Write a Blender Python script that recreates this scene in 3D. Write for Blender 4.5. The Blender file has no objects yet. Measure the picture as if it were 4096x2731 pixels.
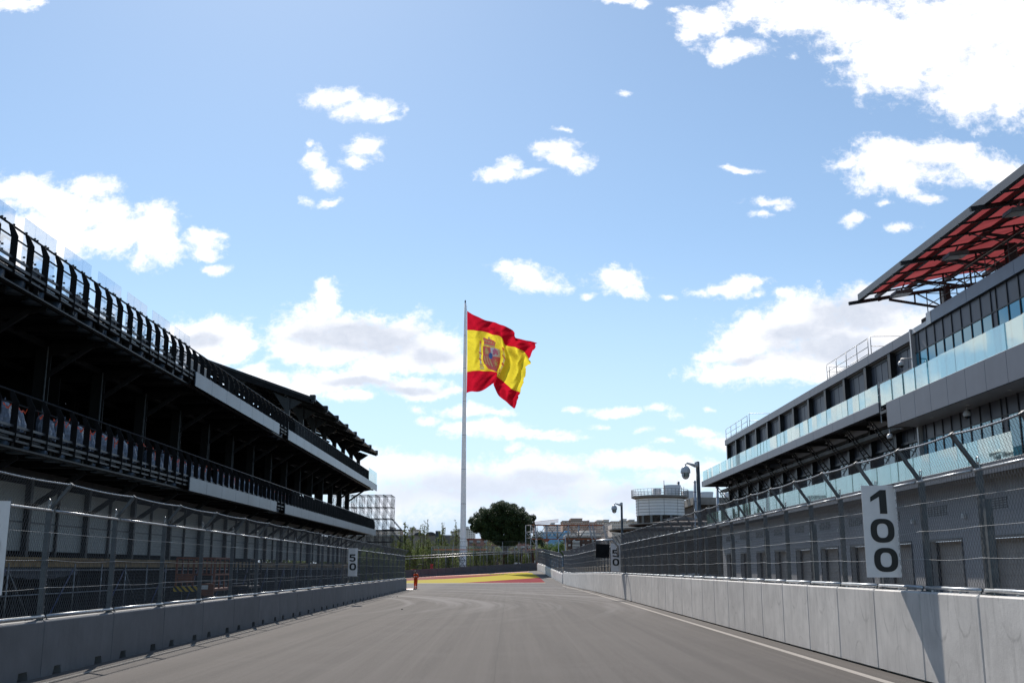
import bpy, bmesh, math, random
from mathutils import Vector, Matrix
random.seed(7)
R = math.radians
scene = bpy.context.scene
COL = scene.collection

# ------------------------------------------------------------------ camera
F, PITCH, HCAM = 4210.0, R(12.13), 2.05
W0, H0 = 4096.0, 2731.0
YAW = math.atan(11 / 4306.0)                      # looks a touch right of the track axis (+Y)
cam_d = bpy.data.cameras.new("camera")
cam = bpy.data.objects.new("camera", cam_d); COL.objects.link(cam)
cam_d.sensor_width = 36.0; cam_d.lens = F / W0 * 36.0
cam_d.clip_start = 0.05; cam_d.clip_end = 20000
cam.location = (0, 0, HCAM)
cam.rotation_euler = (R(90) + PITCH, 0, -YAW)
scene.camera = cam
_CM = cam.rotation_euler.to_matrix()

def ray(x, y):
    return (_CM @ Vector(((x - W0/2)/F, -(y - H0/2)/F, -1.0)))

def px(x, y, X=None, Y=None, Z=None):
    """a photo measurement turned into a real place on a known plane"""
    d = ray(x, y); o = Vector((0, 0, HCAM))
    if Y is not None: t = Y / d.y
    elif X is not None: t = X / d.x
    else: t = (Z - HCAM) / d.z
    return o + d*t

def smooth(a, b, v):
    t = max(0.0, min(1.0, (v-a)/(b-a))); return t*t*(3-2*t)

def gz(X, Y):
    """ground height: flat straight, the turn climbs beyond it"""
    xx = max(-20.0, min(40.0, X))
    return smooth(122, 196, Y) * max(0.15, 1.36 + .0565*xx) * (1.0 + .0)

def gpx(x, y):
    d = ray(x, y); o = Vector((0, 0, HCAM)); t = 5.0
    while t < 600:
        p = o + d*t
        if p.z <= gz(p.x, p.y): break
        t += .25
    return Vector((p.x, p.y, gz(p.x, p.y)))

# ------------------------------------------------------------------ light
SUN_EL, SUN_AZ = 44.0, -14.5                      # azimuth from +Y, negative = to the left
scene.view_settings.view_transform = 'Standard'
scene.view_settings.look = 'None'
scene.view_settings.gamma = 1.0
scene.view_settings.exposure = 0.22
scene.cycles.max_bounces = 7; scene.cycles.diffuse_bounces = 3; scene.cycles.glossy_bounces = 3
sd = bpy.data.lights.new("sun", 'SUN'); sd.energy = 5.0; sd.angle = R(.53); sd.color = (1, .94, .865)
sun = bpy.data.objects.new("sun", sd); COL.objects.link(sun)
_s = Vector((math.sin(R(SUN_AZ))*math.cos(R(SUN_EL)), math.cos(R(SUN_AZ))*math.cos(R(SUN_EL)), math.sin(R(SUN_EL))))
sun.rotation_euler = _s.to_track_quat('Z', 'Y').to_euler()
sun.location = (-40, 60, 80)

class NT:
    """small helper for node trees"""
    def __init__(s, tree): s.t = tree; s.n = tree.nodes; s.l = tree.links
    def new(s, typ, **k):
        n = s.n.new(typ)
        for a, b in k.items(): setattr(n, a, b)
        return n
    def put(s, sock, v):
        if isinstance(v, bpy.types.NodeSocket): s.l.new(v, sock)
        elif v is not None:
            if hasattr(sock.default_value, '__len__') and not hasattr(v, '__len__'): v = [v]*len(sock.default_value)
            if hasattr(v, '__len__') and len(sock.default_value) == 4 and len(v) == 3: v = (*v, 1)
            sock.default_value = v
    def math(s, op, a, b=None, c=None, clamp=False):
        n = s.new('ShaderNodeMath', operation=op, use_clamp=clamp)
        for i, v in enumerate((a, b, c)):
            if v is not None: s.put(n.inputs[i], v)
        return n.outputs[0]
    def vec(s, op, a, b=None, c=None, out=0):
        n = s.new('ShaderNodeVectorMath', operation=op)
        for i, v in enumerate((a, b, c)):
            if v is not None: s.put(n.inputs[i], v)
        return n.outputs['Value' if out == 'v' else out]
    def noise(s, vec, scale, detail=4, rough=.5, out='Fac', dist=0.0):
        n = s.new('ShaderNodeTexNoise'); s.put(n.inputs['Vector'], vec)
        n.inputs['Scale'].default_value = scale; n.inputs['Detail'].default_value = detail
        n.inputs['Roughness'].default_value = rough; n.inputs['Distortion'].default_value = dist
        return n.outputs[out]
    def mapr(s, v, a, b, c=0.0, d=1.0, kind='LINEAR'):
        n = s.new('ShaderNodeMapRange', interpolation_type=kind); s.put(n.inputs[0], v)
        for i, q in enumerate((a, b, c, d)): s.put(n.inputs[i+1], q)
        return n.outputs[0]
    def mix(s, f, a, b):
        n = s.new('ShaderNodeMix', data_type='RGBA'); s.put(n.inputs[0], f); s.put(n.inputs[6], a); s.put(n.inputs[7], b)
        return n.outputs[2]
    def comb(s, x, y, z):
        n = s.new('ShaderNodeCombineXYZ')
        for i, v in enumerate((x, y, z)): s.put(n.inputs[i], v)
        return n.outputs[0]
    def sep(s, v):
        n = s.new('ShaderNodeSeparateXYZ'); s.put(n.inputs[0], v); return n.outputs

world = bpy.data.worlds.new("World"); scene.world = world; world.use_nodes = True
def build_sky():
    g = NT(world.node_tree); g.n.clear()
    out = g.new('ShaderNodeOutputWorld'); bg = g.new('ShaderNodeBackground'); g.l.new(bg.outputs[0], out.inputs[0])
    sky = g.new('ShaderNodeTexSky', sky_type='NISHITA', sun_disc=False)
    sky.sun_elevation = R(SUN_EL); sky.sun_rotation = R(SUN_AZ)
    sky.altitude = 600; sky.air_density = 1.0; sky.dust_density = .35; sky.ozone_density = 2.2
    tc = g.new('ShaderNodeTexCoord').outputs['Generated']
    X, Y, Z = g.sep(tc)
    ys = g.math('MAXIMUM', Y, .02)
    p = g.comb(g.math('DIVIDE', X, ys), g.math('DIVIDE', Z, ys), 0.0)
    # clouds: each bank is a soft ellipse in direction space, torn by fractal noise
    wn = g.noise(p, 9.0, 7, .58, 'Color')
    warp = g.vec('MULTIPLY_ADD', wn, (.055, .040, 0), (-.0275, -.020, 0))
    q = g.vec('ADD', p, warp)
    K = 4096/2352.0
    def dirp(x, y):
        d = ray(x*K, y*K); return d.x/d.y, d.z/d.y
    CL = [ # x, y, rx, ry, strength   (measured on the photograph, kept as directions; last row added)
     (1745,5,90,60,1),(1850,30,150,62,1),(1990,60,120,80,1),(2060,130,130,110,1),(2150,90,150,150,1),(2290,180,180,125,1.1),(2330,50,250,160,1.1),(2230,215,110,75,1),
     (1612,50,72,42,.95),(1575,75,38,26,.9),(1640,28,44,26,.9),(1682,112,72,34,.9),(1720,108,44,24,.9),(1650,128,30,22,.8),(1928,132,34,14,.6),
     (2050,365,130,46,1),(2060,405,110,46,1),(2165,355,100,36,.95),(2250,385,95,46,1),(2310,400,70,44,1),(1940,372,44,14,.7),(2100,440,40,14,.6),
     (2140,458,32,10,.6),(1745,462,52,12,.62),(1780,474,26,9,.55),(1735,489,30,9,.55),(1960,497,30,15,.66),(2070,518,42,12,.62),(1690,383,32,8,.55),(2045,466,22,8,.5),(1440,211,18,8,.5),(1830,125,14,9,.5),
     (1760,770,110,62,1.05),(1850,740,130,66,1.05),(1930,790,150,66,1.1),(1790,840,190,44,1.05),(1660,850,60,26,.9),(2010,730,130,60,1),(1960,860,150,26,.95),(1632,812,48,15,.85),(2080,790,140,90,1.05),(1700,800,70,45,.95),(2010,690,90,34,.9),
     (1660,660,66,16,.78),(1700,648,60,14,.74),(1785,676,32,14,.65),(1730,676,26,8,.5),
     (1412,640,66,34,.88),(1450,668,40,18,.7),(1350,674,22,10,.6),(1210,636,66,34,.88),(1160,622,38,20,.7),(1240,655,50,18,.7),(1545,668,18,9,.45),
     (1285,360,52,32,.86),(1310,378,38,24,.8),(1255,345,30,16,.7),(1150,402,42,20,.82),(1178,382,26,18,.66),(1222,400,28,9,.56),(1285,308,22,5,.5),
     (770,222,64,26,.95),(835,246,70,28,.95),(880,264,34,14,.8),(845,335,38,30,.85),(828,372,26,18,.78),(735,352,30,30,.74),(760,402,36,30,.86),(745,375,30,22,.8),(716,323,10,10,.5),(768,456,24,9,.5),(716,452,16,9,.5),
     (60,420,90,36,.95),(130,455,110,42,.95),(230,500,80,50,.95),(150,515,110,48,1),(250,545,120,44,1),(345,530,72,62,1),(365,570,56,40,.95),(210,430,60,38,.8),(40,530,70,60,.95),(20,600,60,40,.9),(320,600,22,26,.6),(100,560,120,40,1),
     (466,552,42,18,.84),(490,536,30,14,.76),(470,575,36,18,.8),(496,612,34,15,.76),(455,540,18,14,.7),
     (745,690,42,46,.98),(700,755,76,58,1.05),(690,800,62,46,1),(800,770,120,62,1.1),(890,770,110,56,1.05),(960,810,110,54,1.05),(900,835,120,30,1),(1020,825,74,34,.98),(780,815,110,30,1),(745,655,20,20,.8),
     (760,880,100,34,.98),(845,872,60,32,.95),(790,915,70,14,.85),(930,890,90,28,.92),(970,905,70,20,.86),(700,900,56,24,.9),(1020,900,36,10,.7),(640,880,50,22,.8),
     (500,760,92,44,1),(560,790,56,34,.95),(480,800,80,44,.98),(555,820,40,24,.8),(600,858,44,24,.86),(430,760,60,40,.95),(590,890,60,24,.85),
     (45,12,52,24,.86),(90,5,24,16,.7),(1435,6,60,14,.84),(1480,12,22,12,.7),(1545,25,20,8,.5),
     (1080,945,66,18,.84),(1135,948,44,9,.7),(1120,990,90,26,.92),(1210,1000,110,14,.88),(1270,1010,70,9,.74),(1080,985,60,16,.78),(1176,1034,22,14,.66),
     (955,946,24,10,.6),(985,970,30,10,.6),(1405,945,50,14,.84),(1440,942,20,8,.6),(1500,942,30,11,.68),(1632,937,13,5,.5),(1320,943,24,5,.5),(1580,992,44,9,.62),(1620,996,60,12,.7),(1655,1015,50,18,.75),(1465,999,16,5,.4),(1378,986,20,6,.4),(1520,1020,24,7,.45),(1545,960,24,8,.4),
     (860,1080,120,40,.94),(950,1085,120,34,.94),(1060,1105,160,44,.94),(1220,1080,120,34,.94),(1180,1110,160,40,.9),(1290,1110,110,30,.86),(1450,1060,140,20,.9),(1540,1068,90,18,.84),(1380,1120,60,24,.78),(1430,1135,70,30,.8),(1340,1130,110,34,.74),(1000,1140,240,40,.7),(1560,1110,100,26,.6),(900,1150,140,50,.6),
     (1250,1180,420,22,.55),(1620,1075,70,22,.7),
     (300,930,170,70,1),(120,760,150,60,1),(480,1010,120,40,.95),(0,980,150,80,1),(-150,660,130,60,1),(-260,470,200,80,1),(-330,820,200,70,.9),(-600,620,160,80,.9),(2560,640,160,70,1),  # unseen clouds, most added for the balcony glass to reflect
    ]
    acc = None
    for (x, y, rx, ry, s) in CL:
        cx, cy = dirp(x, y); rx = max(rx*1.22, 12)*K/4306*1.0; ry = max(ry*1.22, 9)*K/4306*.97
        n = g.vec('MULTIPLY_ADD', q, (1/rx, 1/ry, 0), (-cx/rx, -cy/ry, 0))
        L = g.vec('LENGTH', n, out='v')
        dens = g.math('MULTIPLY_ADD', L, -s, s)
        acc = dens if acc is None else g.math('SMOOTH_MAX', acc, dens, .16)
    fb = g.noise(g.vec('MULTIPLY', q, (1, 1.25, 1)), 42.0, 11, .64)
    fb2 = g.noise(g.vec('MULTIPLY', p, (1, 1.5, 1)), 11.0, 8, .60)
    fb3 = g.noise(g.vec('MULTIPLY', p, (1, 1.2, 1)), 120.0, 7, .66)
    d = g.math('ADD', g.math('ADD', acc, g.math('MULTIPLY_ADD', fb, 1.70, -.93)), g.math('MULTIPLY_ADD', fb3, .75, -.355))
    mask = g.mapr(d, -.18, .54, 0, 1, 'SMOOTHSTEP')
    # the sun is behind the banks: deep middles go grey, rims stay white
    GR = [(800,765,150,36),(880,785,110,34),(1000,818,70,26),(700,770,50,30),(1820,770,110,34),(1900,800,160,34),(1980,740,120,42),(2060,700,110,40),(1720,820,70,22),
          (2230,110,170,60),(2300,30,140,50),(800,885,90,14),(930,900,80,12),(470,780,70,26),(1100,1120,260,34),(1260,1100,120,20),(2100,380,70,20),(1450,1130,90,26)]
    ga = None
    for (x, y, rx, ry) in GR:
        cx, cy = dirp(x, y); rx *= 1.35*K/4306; ry *= 1.35*K/4306
        L = g.vec('LENGTH', g.vec('MULTIPLY_ADD', q, (1/rx, 1/ry, 0), (-cx/rx, -cy/ry, 0)), out='v')
        ga = L if ga is None else g.math('SMOOTH_MIN', ga, L, .25)
    th = g.mapr(g.math('ADD', g.math('SUBTRACT', 1.0, ga), g.math('MULTIPLY_ADD', fb2, 2.2, -1.1)), -.15, .75, 0, 1, 'SMOOTHSTEP')
    low = g.mapr(g.sep(p)[1], .02, .22, 1.0, 0.0, 'SMOOTHSTEP')
    high = g.mapr(g.sep(p)[1], .30, .42, 1.0, .40, 'SMOOTHSTEP')
    soft = g.mapr(fb, .35, .65, .78, 1.0)
    ccol = g.mix(g.math('MULTIPLY', g.math('MULTIPLY', th, high), soft), (1.05, 1.05, 1.08), (.60, .65, .75))
    lown = g.math('MULTIPLY', g.mapr(g.sep(p)[1], .035, .12, 1.0, 0.0, 'SMOOTHSTEP'), g.mapr(fb2, .36, .56, 1.0, .35))
    ccol = g.mix(g.math('MULTIPLY', low, .45), ccol, (.74, .80, .92))
    ccol = g.mix(g.math('MULTIPLY', lown, .95), ccol, (.64, .72, .86))
    skyc = g.vec('SCALE', sky.outputs[0], None, None)
    sc = skyc.node; sc.inputs['Scale'].default_value = .105
    skyc = g.vec('MULTIPLY', skyc, (1.00, 1.09, 1.08))
    skyc = g.mix(.14, skyc, (.56, .70, .90))
    # whiter veil towards the horizon and round the sun
    veil = g.mapr(g.sep(p)[1], .0, .34, .74, .0, 'SMOOTHSTEP')
    skyc = g.mix(veil, skyc, (.60, .78, .98))
    band = g.math('MULTIPLY', g.mapr(g.sep(p)[1], .02, .085, 1, 0, 'SMOOTHSTEP'), .75)
    skyc = g.mix(band, skyc, (.52, .61, .78))
    col = g.mix(mask, skyc, ccol)
    g.l.new(col, bg.inputs[0]); bg.inputs[1].default_value = 1.0
    try: world.cycles.sampling_method = 'MANUAL'; world.cycles.sample_map_resolution = 512
    except Exception: pass
build_sky()

# ------------------------------------------------------------------ materials
def mat(name, col, rough=.6, metal=0.0, spec=.5, nscale=None, namt=.12, bump=0.0, bscale=30, coat=0.0, trans=0.0):
    m = bpy.data.materials.new(name); m.use_nodes = True
    g = NT(m.node_tree); b = g.n['Principled BSDF']
    b.inputs['Roughness'].default_value = rough; b.inputs['Metallic'].default_value = metal
    b.inputs['Specular IOR Level'].default_value = spec
    if coat: b.inputs['Coat Weight'].default_value = coat
    tc = g.new('ShaderNodeTexCoord').outputs['Object']
    if nscale:
        f = g.noise(tc, nscale, 5, .6)
        c2 = tuple(max(0, c*(1-namt*2.2)) for c in col); c3 = tuple(min(1, c*(1+namt*1.8)) for c in col)
        g.put(b.inputs['Base Color'], g.mix(g.mapr(f, .3, .7), c2, c3))
    else: b.inputs['Base Color'].default_value = (*col, 1)
    if bump:
        bn = g.new('ShaderNodeBump'); bn.inputs['Strength'].default_value = bump; bn.inputs['Distance'].default_value = .02
        g.put(bn.inputs['Height'], g.noise(tc, bscale, 5, .6)); g.l.new(bn.outputs[0], b.inputs['Normal'])
    return m

M = {}
M['black'] = mat('black steel', (.016,.017,.019), .45, .2, .4, 3, .2)
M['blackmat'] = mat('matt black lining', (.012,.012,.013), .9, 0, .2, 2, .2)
M['darkgrey'] = mat('dark grey cladding', (.045,.048,.055), .42, .1, .5, 1.5, .1)
M['grey_clad'] = mat('grey aluminium cladding', (.078,.085,.108), .42, .25, .5, .8, .06)
M['blue_clad'] = mat('film covered blue grey cladding', (.055,.085,.13), .35, .2, .5, .8, .08)
M['panel_dark'] = mat('anthracite wall panel', (.065,.068,.085), .45, .1, .5, 1.2, .08)
M['galv'] = mat('galvanised steel', (.40,.42,.44), .38, .75, .5, 14, .14)
M['galv_dark'] = mat('weathered galvanised post', (.080,.090,.095), .55, .2, .5, 6, .18)
M['wire'] = mat('galvanised wire', (.115,.12,.125), .5, .25, .5)
M['cable'] = mat('bright steel cable', (.30,.31,.32), .30, .9, .5, 60, .2)
M['scaff'] = mat('scaffold tube', (.34,.34,.34), .45, .7, .5, 5, .2)
M['scaff_dark'] = mat('dull scaffold tube', (.06,.062,.064), .7, .1, .5, 5, .2)
M['bluetube'] = mat('blue painted brace', (.05,.07,.17), .45, .1, .5, 8, .2)
M['timber'] = mat('timber beam', (.30,.20,.09), .75, 0, .3, 4, .2)
M['white_wall'] = mat('white composite wall panel', (.36,.375,.355), .55, 0, .4, .7, .05)
M['white'] = mat('white paint', (.72,.72,.70), .4, 0, .5, 2, .04)
M['sign_white'] = mat('white sign sheet', (.78,.75,.73), .45, 0, .5, 3, .03)
M['ink'] = mat('black vinyl', (.010,.010,.010), .4)
M['fascia'] = mat('brushed aluminium fascia', (.10,.122,.148), .36, .45, .5, .35, .13)
M['drum'] = mat('blue grey ventilation drum', (.11,.15,.19), .35, .4, .5, 3, .2)
M['orange'] = mat('orange machine paint', (.20,.05,.012), .42, 0, .5, 4, .14)
M['strap'] = mat('orange ribbon', (.75,.10,.04), .6)
M['plastic'] = mat('grey plastic wrap', (.17,.19,.24), .22, 0, .7, 6, .25, .6, 8)
M['rust'] = mat('rusty orange scaffold', (.33,.10,.04), .6, .2, .4, 8, .2)
M['rubber'] = mat('black rubber', (.02,.02,.02), .8)
M['red_paint'] = mat('red painted plastic', (.55,.03,.03), .45, 0, .5, 3, .1)
M['pole_white'] = mat('off white painted mast', (.93,.90,.88), .45, 0, .5, .5, .04)
M['bark'] = mat('pine bark', (.10,.055,.035), .9, 0, .2, 9, .3, .6, 12)
M['stone'] = mat('white wall cladding tiles', (.74,.73,.72), .55, 0, .4, .15, .1)
M['concrete_old'] = mat('old concrete', (.20,.19,.175), .8, 0, .3, .4, .16)
M['roof_strip'] = mat('worn strip roofing', (.15,.12,.11), .8, 0, .2, .6, .3)
M['darkwood'] = mat('dark brown slats', (.06,.045,.035), .8, 0, .3, 2, .3)
M['brick'] = mat('red brick', (.36,.20,.16), .85, 0, .2, .3, .12)
M['brown_render'] = mat('brown apartment render', (.44,.31,.245), .85, 0, .2, .08, .1)
M['pink_render'] = mat('pinkish apartment render', (.56,.42,.36), .85, 0, .2, .08, .1)
M['cream_render'] = mat('cream apartment render', (.68,.60,.53), .85, 0, .2, .08, .1)
M['pale_render'] = mat('pale grey apartment render', (.74,.71,.68), .85, 0, .2, .08, .1)
M['winframe'] = mat('pale window shutter', (.55,.54,.52), .5)
M['windark'] = mat('dark window pane', (.04,.05,.06), .15, 0, .8)
M['blue_build'] = mat('blue painted cladding', (.11,.30,.50), .5, 0, .5, .2, .1)
M['tile_roof'] = mat('red tile roof', (.32,.09,.06), .8, 0, .2, .5, .2)
M['crane'] = mat('reddish crane steel', (.50,.30,.26), .5)
M['car_dark'] = mat('dark blue car paint', (.02,.03,.06), .2, .3, .6, None, coat=.6)
M['car_white'] = mat('white car paint', (.75,.75,.75), .25, 0, .6, None, coat=.6)
M['skin'] = mat('skin', (.30,.16,.11), .6)
M['coverall'] = mat('orange red coverall', (.95,.10,.015), .7, 0, .2, 9, .12)
M['reflect'] = mat('silver reflective tape', (.7,.7,.68), .3)
M['boot'] = mat('black boot', (.012,.012,.012), .5)
M['hair'] = mat('black hair', (.01,.009,.008), .6)
M['lens'] = mat('black camera lens', (.01,.01,.012), .08, 0, .8)
M['cam_white'] = mat('white camera housing', (.60,.60,.60), .35, 0, .5)
M['drum_pale'] = mat('pale grey painted drum', (.62,.60,.59), .5, 0, .4, .5, .05)
M['tube_matt'] = mat('matt dark scaffold tube', (.045,.047,.05), 1.0, 0, 0.0)
M['beige'] = mat('beige garage interior', (.38,.34,.30), .75, 0, .3, .8, .08)
M['tarp'] = mat('dark grey tarpaulin', (.035,.04,.05), .6, 0, .3, 2, .3)
M['soffit'] = mat('pale grey soffit', (.42,.42,.43), .35, .1, .5, .6, .05)
M['lamp_glass'] = mat('floodlight glass', (.45,.46,.40), .15, 0, .8)

def glass_mat(name, tint, refl=.35, rough=.02, clear=.75):
    m = bpy.data.materials.new(name); m.use_nodes = True
    g = NT(m.node_tree); g.n.clear()
    out = g.new('ShaderNodeOutputMaterial')
    tr = g.new('ShaderNodeBsdfTransparent'); g.put(tr.inputs[0], tint)
    df = g.new('ShaderNodeBsdfDiffuse'); g.put(df.inputs[0], tuple(t*.6 for t in tint))
    gl = g.new('ShaderNodeBsdfGlossy'); g.put(gl.inputs[0], tuple(.55+.45*t for t in tint)); gl.inputs['Roughness'].default_value = rough
    ge = g.new('ShaderNodeNewGeometry'); cs = g.math('ABSOLUTE', g.vec('DOT_PRODUCT', ge.outputs['Normal'], ge.outputs['Incoming'], out='v'))
    fr = g.math('MULTIPLY_ADD', g.math('POWER', g.math('SUBTRACT', 1.0, cs), 5.0), .95, .04)
    m1 = g.new('ShaderNodeMixShader'); m1.inputs[0].default_value = 1-clear
    g.l.new(tr.outputs[0], m1.inputs[1]); g.l.new(df.outputs[0], m1.inputs[2])
    m2 = g.new('ShaderNodeMixShader'); g.put(m2.inputs[0], g.math('ADD', g.math('MULTIPLY', fr, .9), refl, clamp=True))
    g.l.new(m1.outputs[0], m2.inputs[1]); g.l.new(gl.outputs[0], m2.inputs[2]); g.l.new(m2.outputs[0], out.inputs[0])
    return m
M['bal_glass'] = glass_mat('aqua balcony glass', (.70,.90,.88), .30, .03, .72)
M['wind_glass'] = glass_mat('grey blue windbreak glass', (.90, .93, .96), .12, .03, .97)
M['teal_glass'] = mat('teal mirrored window glass', (.02,.22,.32), .05, .35, .9)
M['pale_glass'] = mat('pale mirrored window glass', (.10,.13,.15), .06, .5, .9)

def membrane():
    m = bpy.data.materials.new('red membrane'); m.use_nodes = True; g = NT(m.node_tree); g.n.clear()
    out = g.new('ShaderNodeOutputMaterial'); d = g.new('ShaderNodeBsdfDiffuse'); t = g.new('ShaderNodeBsdfTranslucent'); mx = g.new('ShaderNodeMixShader')
    P = g.new('ShaderNodeTexCoord').outputs['Object']; c = g.mix(g.mapr(g.noise(P, .6, 4), .3, .7), (.44,.075,.080), (.56,.11,.115))
    g.put(d.inputs[0], c); g.put(t.inputs[0], c); mx.inputs[0].default_value = .30
    g.l.new(d.outputs[0], mx.inputs[1]); g.l.new(t.outputs[0], mx.inputs[2]); g.l.new(mx.outputs[0], out.inputs[0]); return m
M['red_wrap'] = membrane()

def asphalt():
    m = bpy.data.materials.new('asphalt'); m.use_nodes = True
    g = NT(m.node_tree); b = g.n['Principled BSDF']
    P = g.new('ShaderNodeTexCoord').outputs['Object']
    X, Y, Z = g.sep(P)
    fine = g.noise(P, 30, 4, .8)
    grit = g.noise(P, 110, 2, .8)
    blot = g.noise(P, .35, 5, .6)
    # wheel-polished and brushed lines run along the track, fanning out a little
    ln = g.noise(g.vec('MULTIPLY', P, (1.7, .025, 0)), 1.0, 6, .62, dist=.3)
    ln2 = g.noise(g.vec('MULTIPLY', P, (7.0, .05, 0)), 1.0, 4, .6, dist=.2)
    c = g.mix(g.mapr(fine, .3, .7), (0.041, 0.036, 0.031), (0.090, 0.077, 0.071))
    c = g.mix(g.mapr(grit, .66, .80), c, (0.226, 0.205, 0.196))
    c = g.mix(g.math('MULTIPLY', g.mapr(grit, .40, .26), .7), c, (0.018, 0.015, 0.012))
    c = g.mix(g.math('MULTIPLY', g.mapr(ln, .46, .74), .36), c, (0.111, 0.097, 0.090))
    c = g.mix(g.math('MULTIPLY', g.mapr(ln2, .50, .75), .28), c, (0.099, 0.088, 0.083))
    c = g.mix(g.math('MULTIPLY', g.mapr(ln, .52, .28), .45), c, (0.033, 0.028, 0.027))
    c = g.mix(g.math('MULTIPLY', g.mapr(blot, .52, .72), .3), c, (0.099, 0.088, 0.083))
    mid = g.noise(P, 9.0, 5, .75)
    c = g.mix(g.math('MULTIPLY', g.mapr(mid, .35, .20), .35), c, (.022, .020, .019))
    c = g.mix(g.math('MULTIPLY', g.mapr(mid, .55, .78), .45), c, (.15, .142, .136))
    sp = g.noise(P, 60, 2, .9)
    c = g.mix(g.math('MULTIPLY', g.mapr(sp, .62, .72), .55), c, (.26, .25, .24))
    c = g.mix(g.math('MULTIPLY', g.mapr(sp, .38, .28), .65), c, (.018, .017, .016))
    ln3 = g.noise(g.vec('MULTIPLY', P, (2.6, .012, 0)), 1.0, 3, .5)
    c = g.mix(g.math('MULTIPLY', g.mapr(ln3, .54, .72), .22), c, (0.022, 0.021, 0.020))
    # dusty arcs swept where cars turn in, round a centre left of the corner
    dx = g.math('ADD', X, 46.0); dy = g.math('ADD', Y, -60.0)
    rr = g.math('SQRT', g.math('ADD', g.math('MULTIPLY', dx, dx), g.math('MULTIPLY', dy, dy)))
    arc = g.noise(g.comb(g.math('MULTIPLY', rr, .55), g.math('MULTIPLY', Y, .02), 0.0), 1.0, 5, .65)
    far = g.mapr(Y, 34, 80, 0, 1, 'SMOOTHSTEP')
    c = g.mix(g.math('MULTIPLY', g.math('MULTIPLY', g.mapr(arc, .50, .62), far), .75), c, (0.178, 0.167, 0.163))
    # the straight laid long ago, a newer strip crosses at its end
    new = g.math('MULTIPLY', g.mapr(Y, 112, 121, 0, 1), g.mapr(Y, 143, 150, 1, 0))
    c = g.mix(g.math('MULTIPLY', new, .35), c, (0.051, 0.050, 0.052))
    # tar seam and hairline joints
    s1 = g.math('COMPARE', X, g.math('MULTIPLY_ADD', g.noise(g.vec('MULTIPLY', P, (0, .3, 0)), 1, 3), .12, -.35), .012)
    c = g.mix(g.math('MULTIPLY', s1, .5), c, (0.036, 0.032, 0.029))
    edge = g.mapr(X, -7.3, -8.4, 0, 1, 'SMOOTHSTEP')
    c = g.mix(g.math('MULTIPLY', edge, .35), c, (0.143, 0.130, 0.118))
    g.put(b.inputs['Base Color'], c)
    g.put(b.inputs['Roughness'], g.mapr(fine, .3, .7, .82, .98)); b.inputs['Specular IOR Level'].default_value = .34
    bn = g.new('ShaderNodeBump'); bn.inputs['Strength'].default_value = .7; bn.inputs['Distance'].default_value = .006
    g.put(bn.inputs['Height'], g.math('ADD', fine, g.math('MULTIPLY', grit, 1.2))); g.l.new(bn.outputs[0], b.inputs['Normal'])
    return m
M['asphalt'] = asphalt()

def concrete(name, base, arcs=True, streak=.5):
    m = bpy.data.materials.new(name); m.use_nodes = True
    g = NT(m.node_tree); b = g.n['Principled BSDF']
    P = g.new('ShaderNodeTexCoord').outputs['Object']
    oi = g.new('ShaderNodeObjectInfo')
    rnd = oi.outputs['Random']
    off = g.vec('ADD', P, g.comb(g.math('MULTIPLY', rnd, 37.0), g.math('MULTIPLY', rnd, 91.0), g.math('MULTIPLY', rnd, 13.0)))
    dk = tuple(c*.55 for c in base); lt = tuple(min(1, c*1.2) for c in base)
    f = g.noise(off, 1.3, 6, .62)
    c = g.mix(g.mapr(f, .25, .75), tuple(q*.80 for q in base), lt)
    st = g.noise(g.vec('MULTIPLY', off, (3, 7, .55)), 1.0, 6, .65)
    c = g.mix(g.math('MULTIPLY', g.mapr(st, .52, .72), streak), c, dk)
    nick = g.noise(g.vec('MULTIPLY', off, (20, 26, 5)), 1.0, 3, .6)
    c = g.mix(g.math('MULTIPLY', g.mapr(nick, .70, .78), .55), c, tuple(q*.3 for q in base))
    c = g.mix(g.math('MULTIPLY_ADD', rnd, .22, .0), c, dk)
    if arcs:
        X, Y, Z = g.sep(P)
        for k, (yc, zt, ry, rz, w) in enumerate(((.55, 1.62, .34, .62, .05), (1.55, 1.62, .40, .75, .045), (1.1, -.1, .35, .55, .04))):
            a = g.math('DIVIDE', g.math('SUBTRACT', Y, g.math('MULTIPLY_ADD', rnd, .5, yc-.25)), ry)
            bb = g.math('DIVIDE', g.math('SUBTRACT', Z, zt), g.math('MULTIPLY_ADD', rnd, .35, rz-.15))
            r = g.math('SQRT', g.math('ADD', g.math('MULTIPLY', a, a), g.math('MULTIPLY', bb, bb)))
            r = g.math('ADD', r, g.math('MULTIPLY_ADD', g.noise(off, 6, 3), .14, -.07))
            e = g.math('SUBTRACT', 1.0, g.math('DIVIDE', g.math('ABSOLUTE', g.math('SUBTRACT', r, 1.0)), w*1.6), clamp=True)
            e = g.math('MULTIPLY', e, g.mapr(g.noise(off, 2.3+k, 4, .7), .42, .62))
            c = g.mix(g.math('MULTIPLY', e, .55), c, tuple(q*.42 for q in base))
    g.put(b.inputs['Base Color'], c); b.inputs['Roughness'].default_value = .72
    bn = g.new('ShaderNodeBump'); bn.inputs['Strength'].default_value = .35; bn.inputs['Distance'].default_value = .01
    g.put(bn.inputs['Height'], g.noise(off, 18, 6, .7)); g.l.new(bn.outputs[0], b.inputs['Normal'])
    return m
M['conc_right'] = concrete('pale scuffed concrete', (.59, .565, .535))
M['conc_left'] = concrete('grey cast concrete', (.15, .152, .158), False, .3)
M['conc_far'] = concrete('dark barrier board', (.10, .095, .10), False, .3)
M['conc_red'] = mat('red barrier end', (.6,.07,.04), .6)

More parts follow.
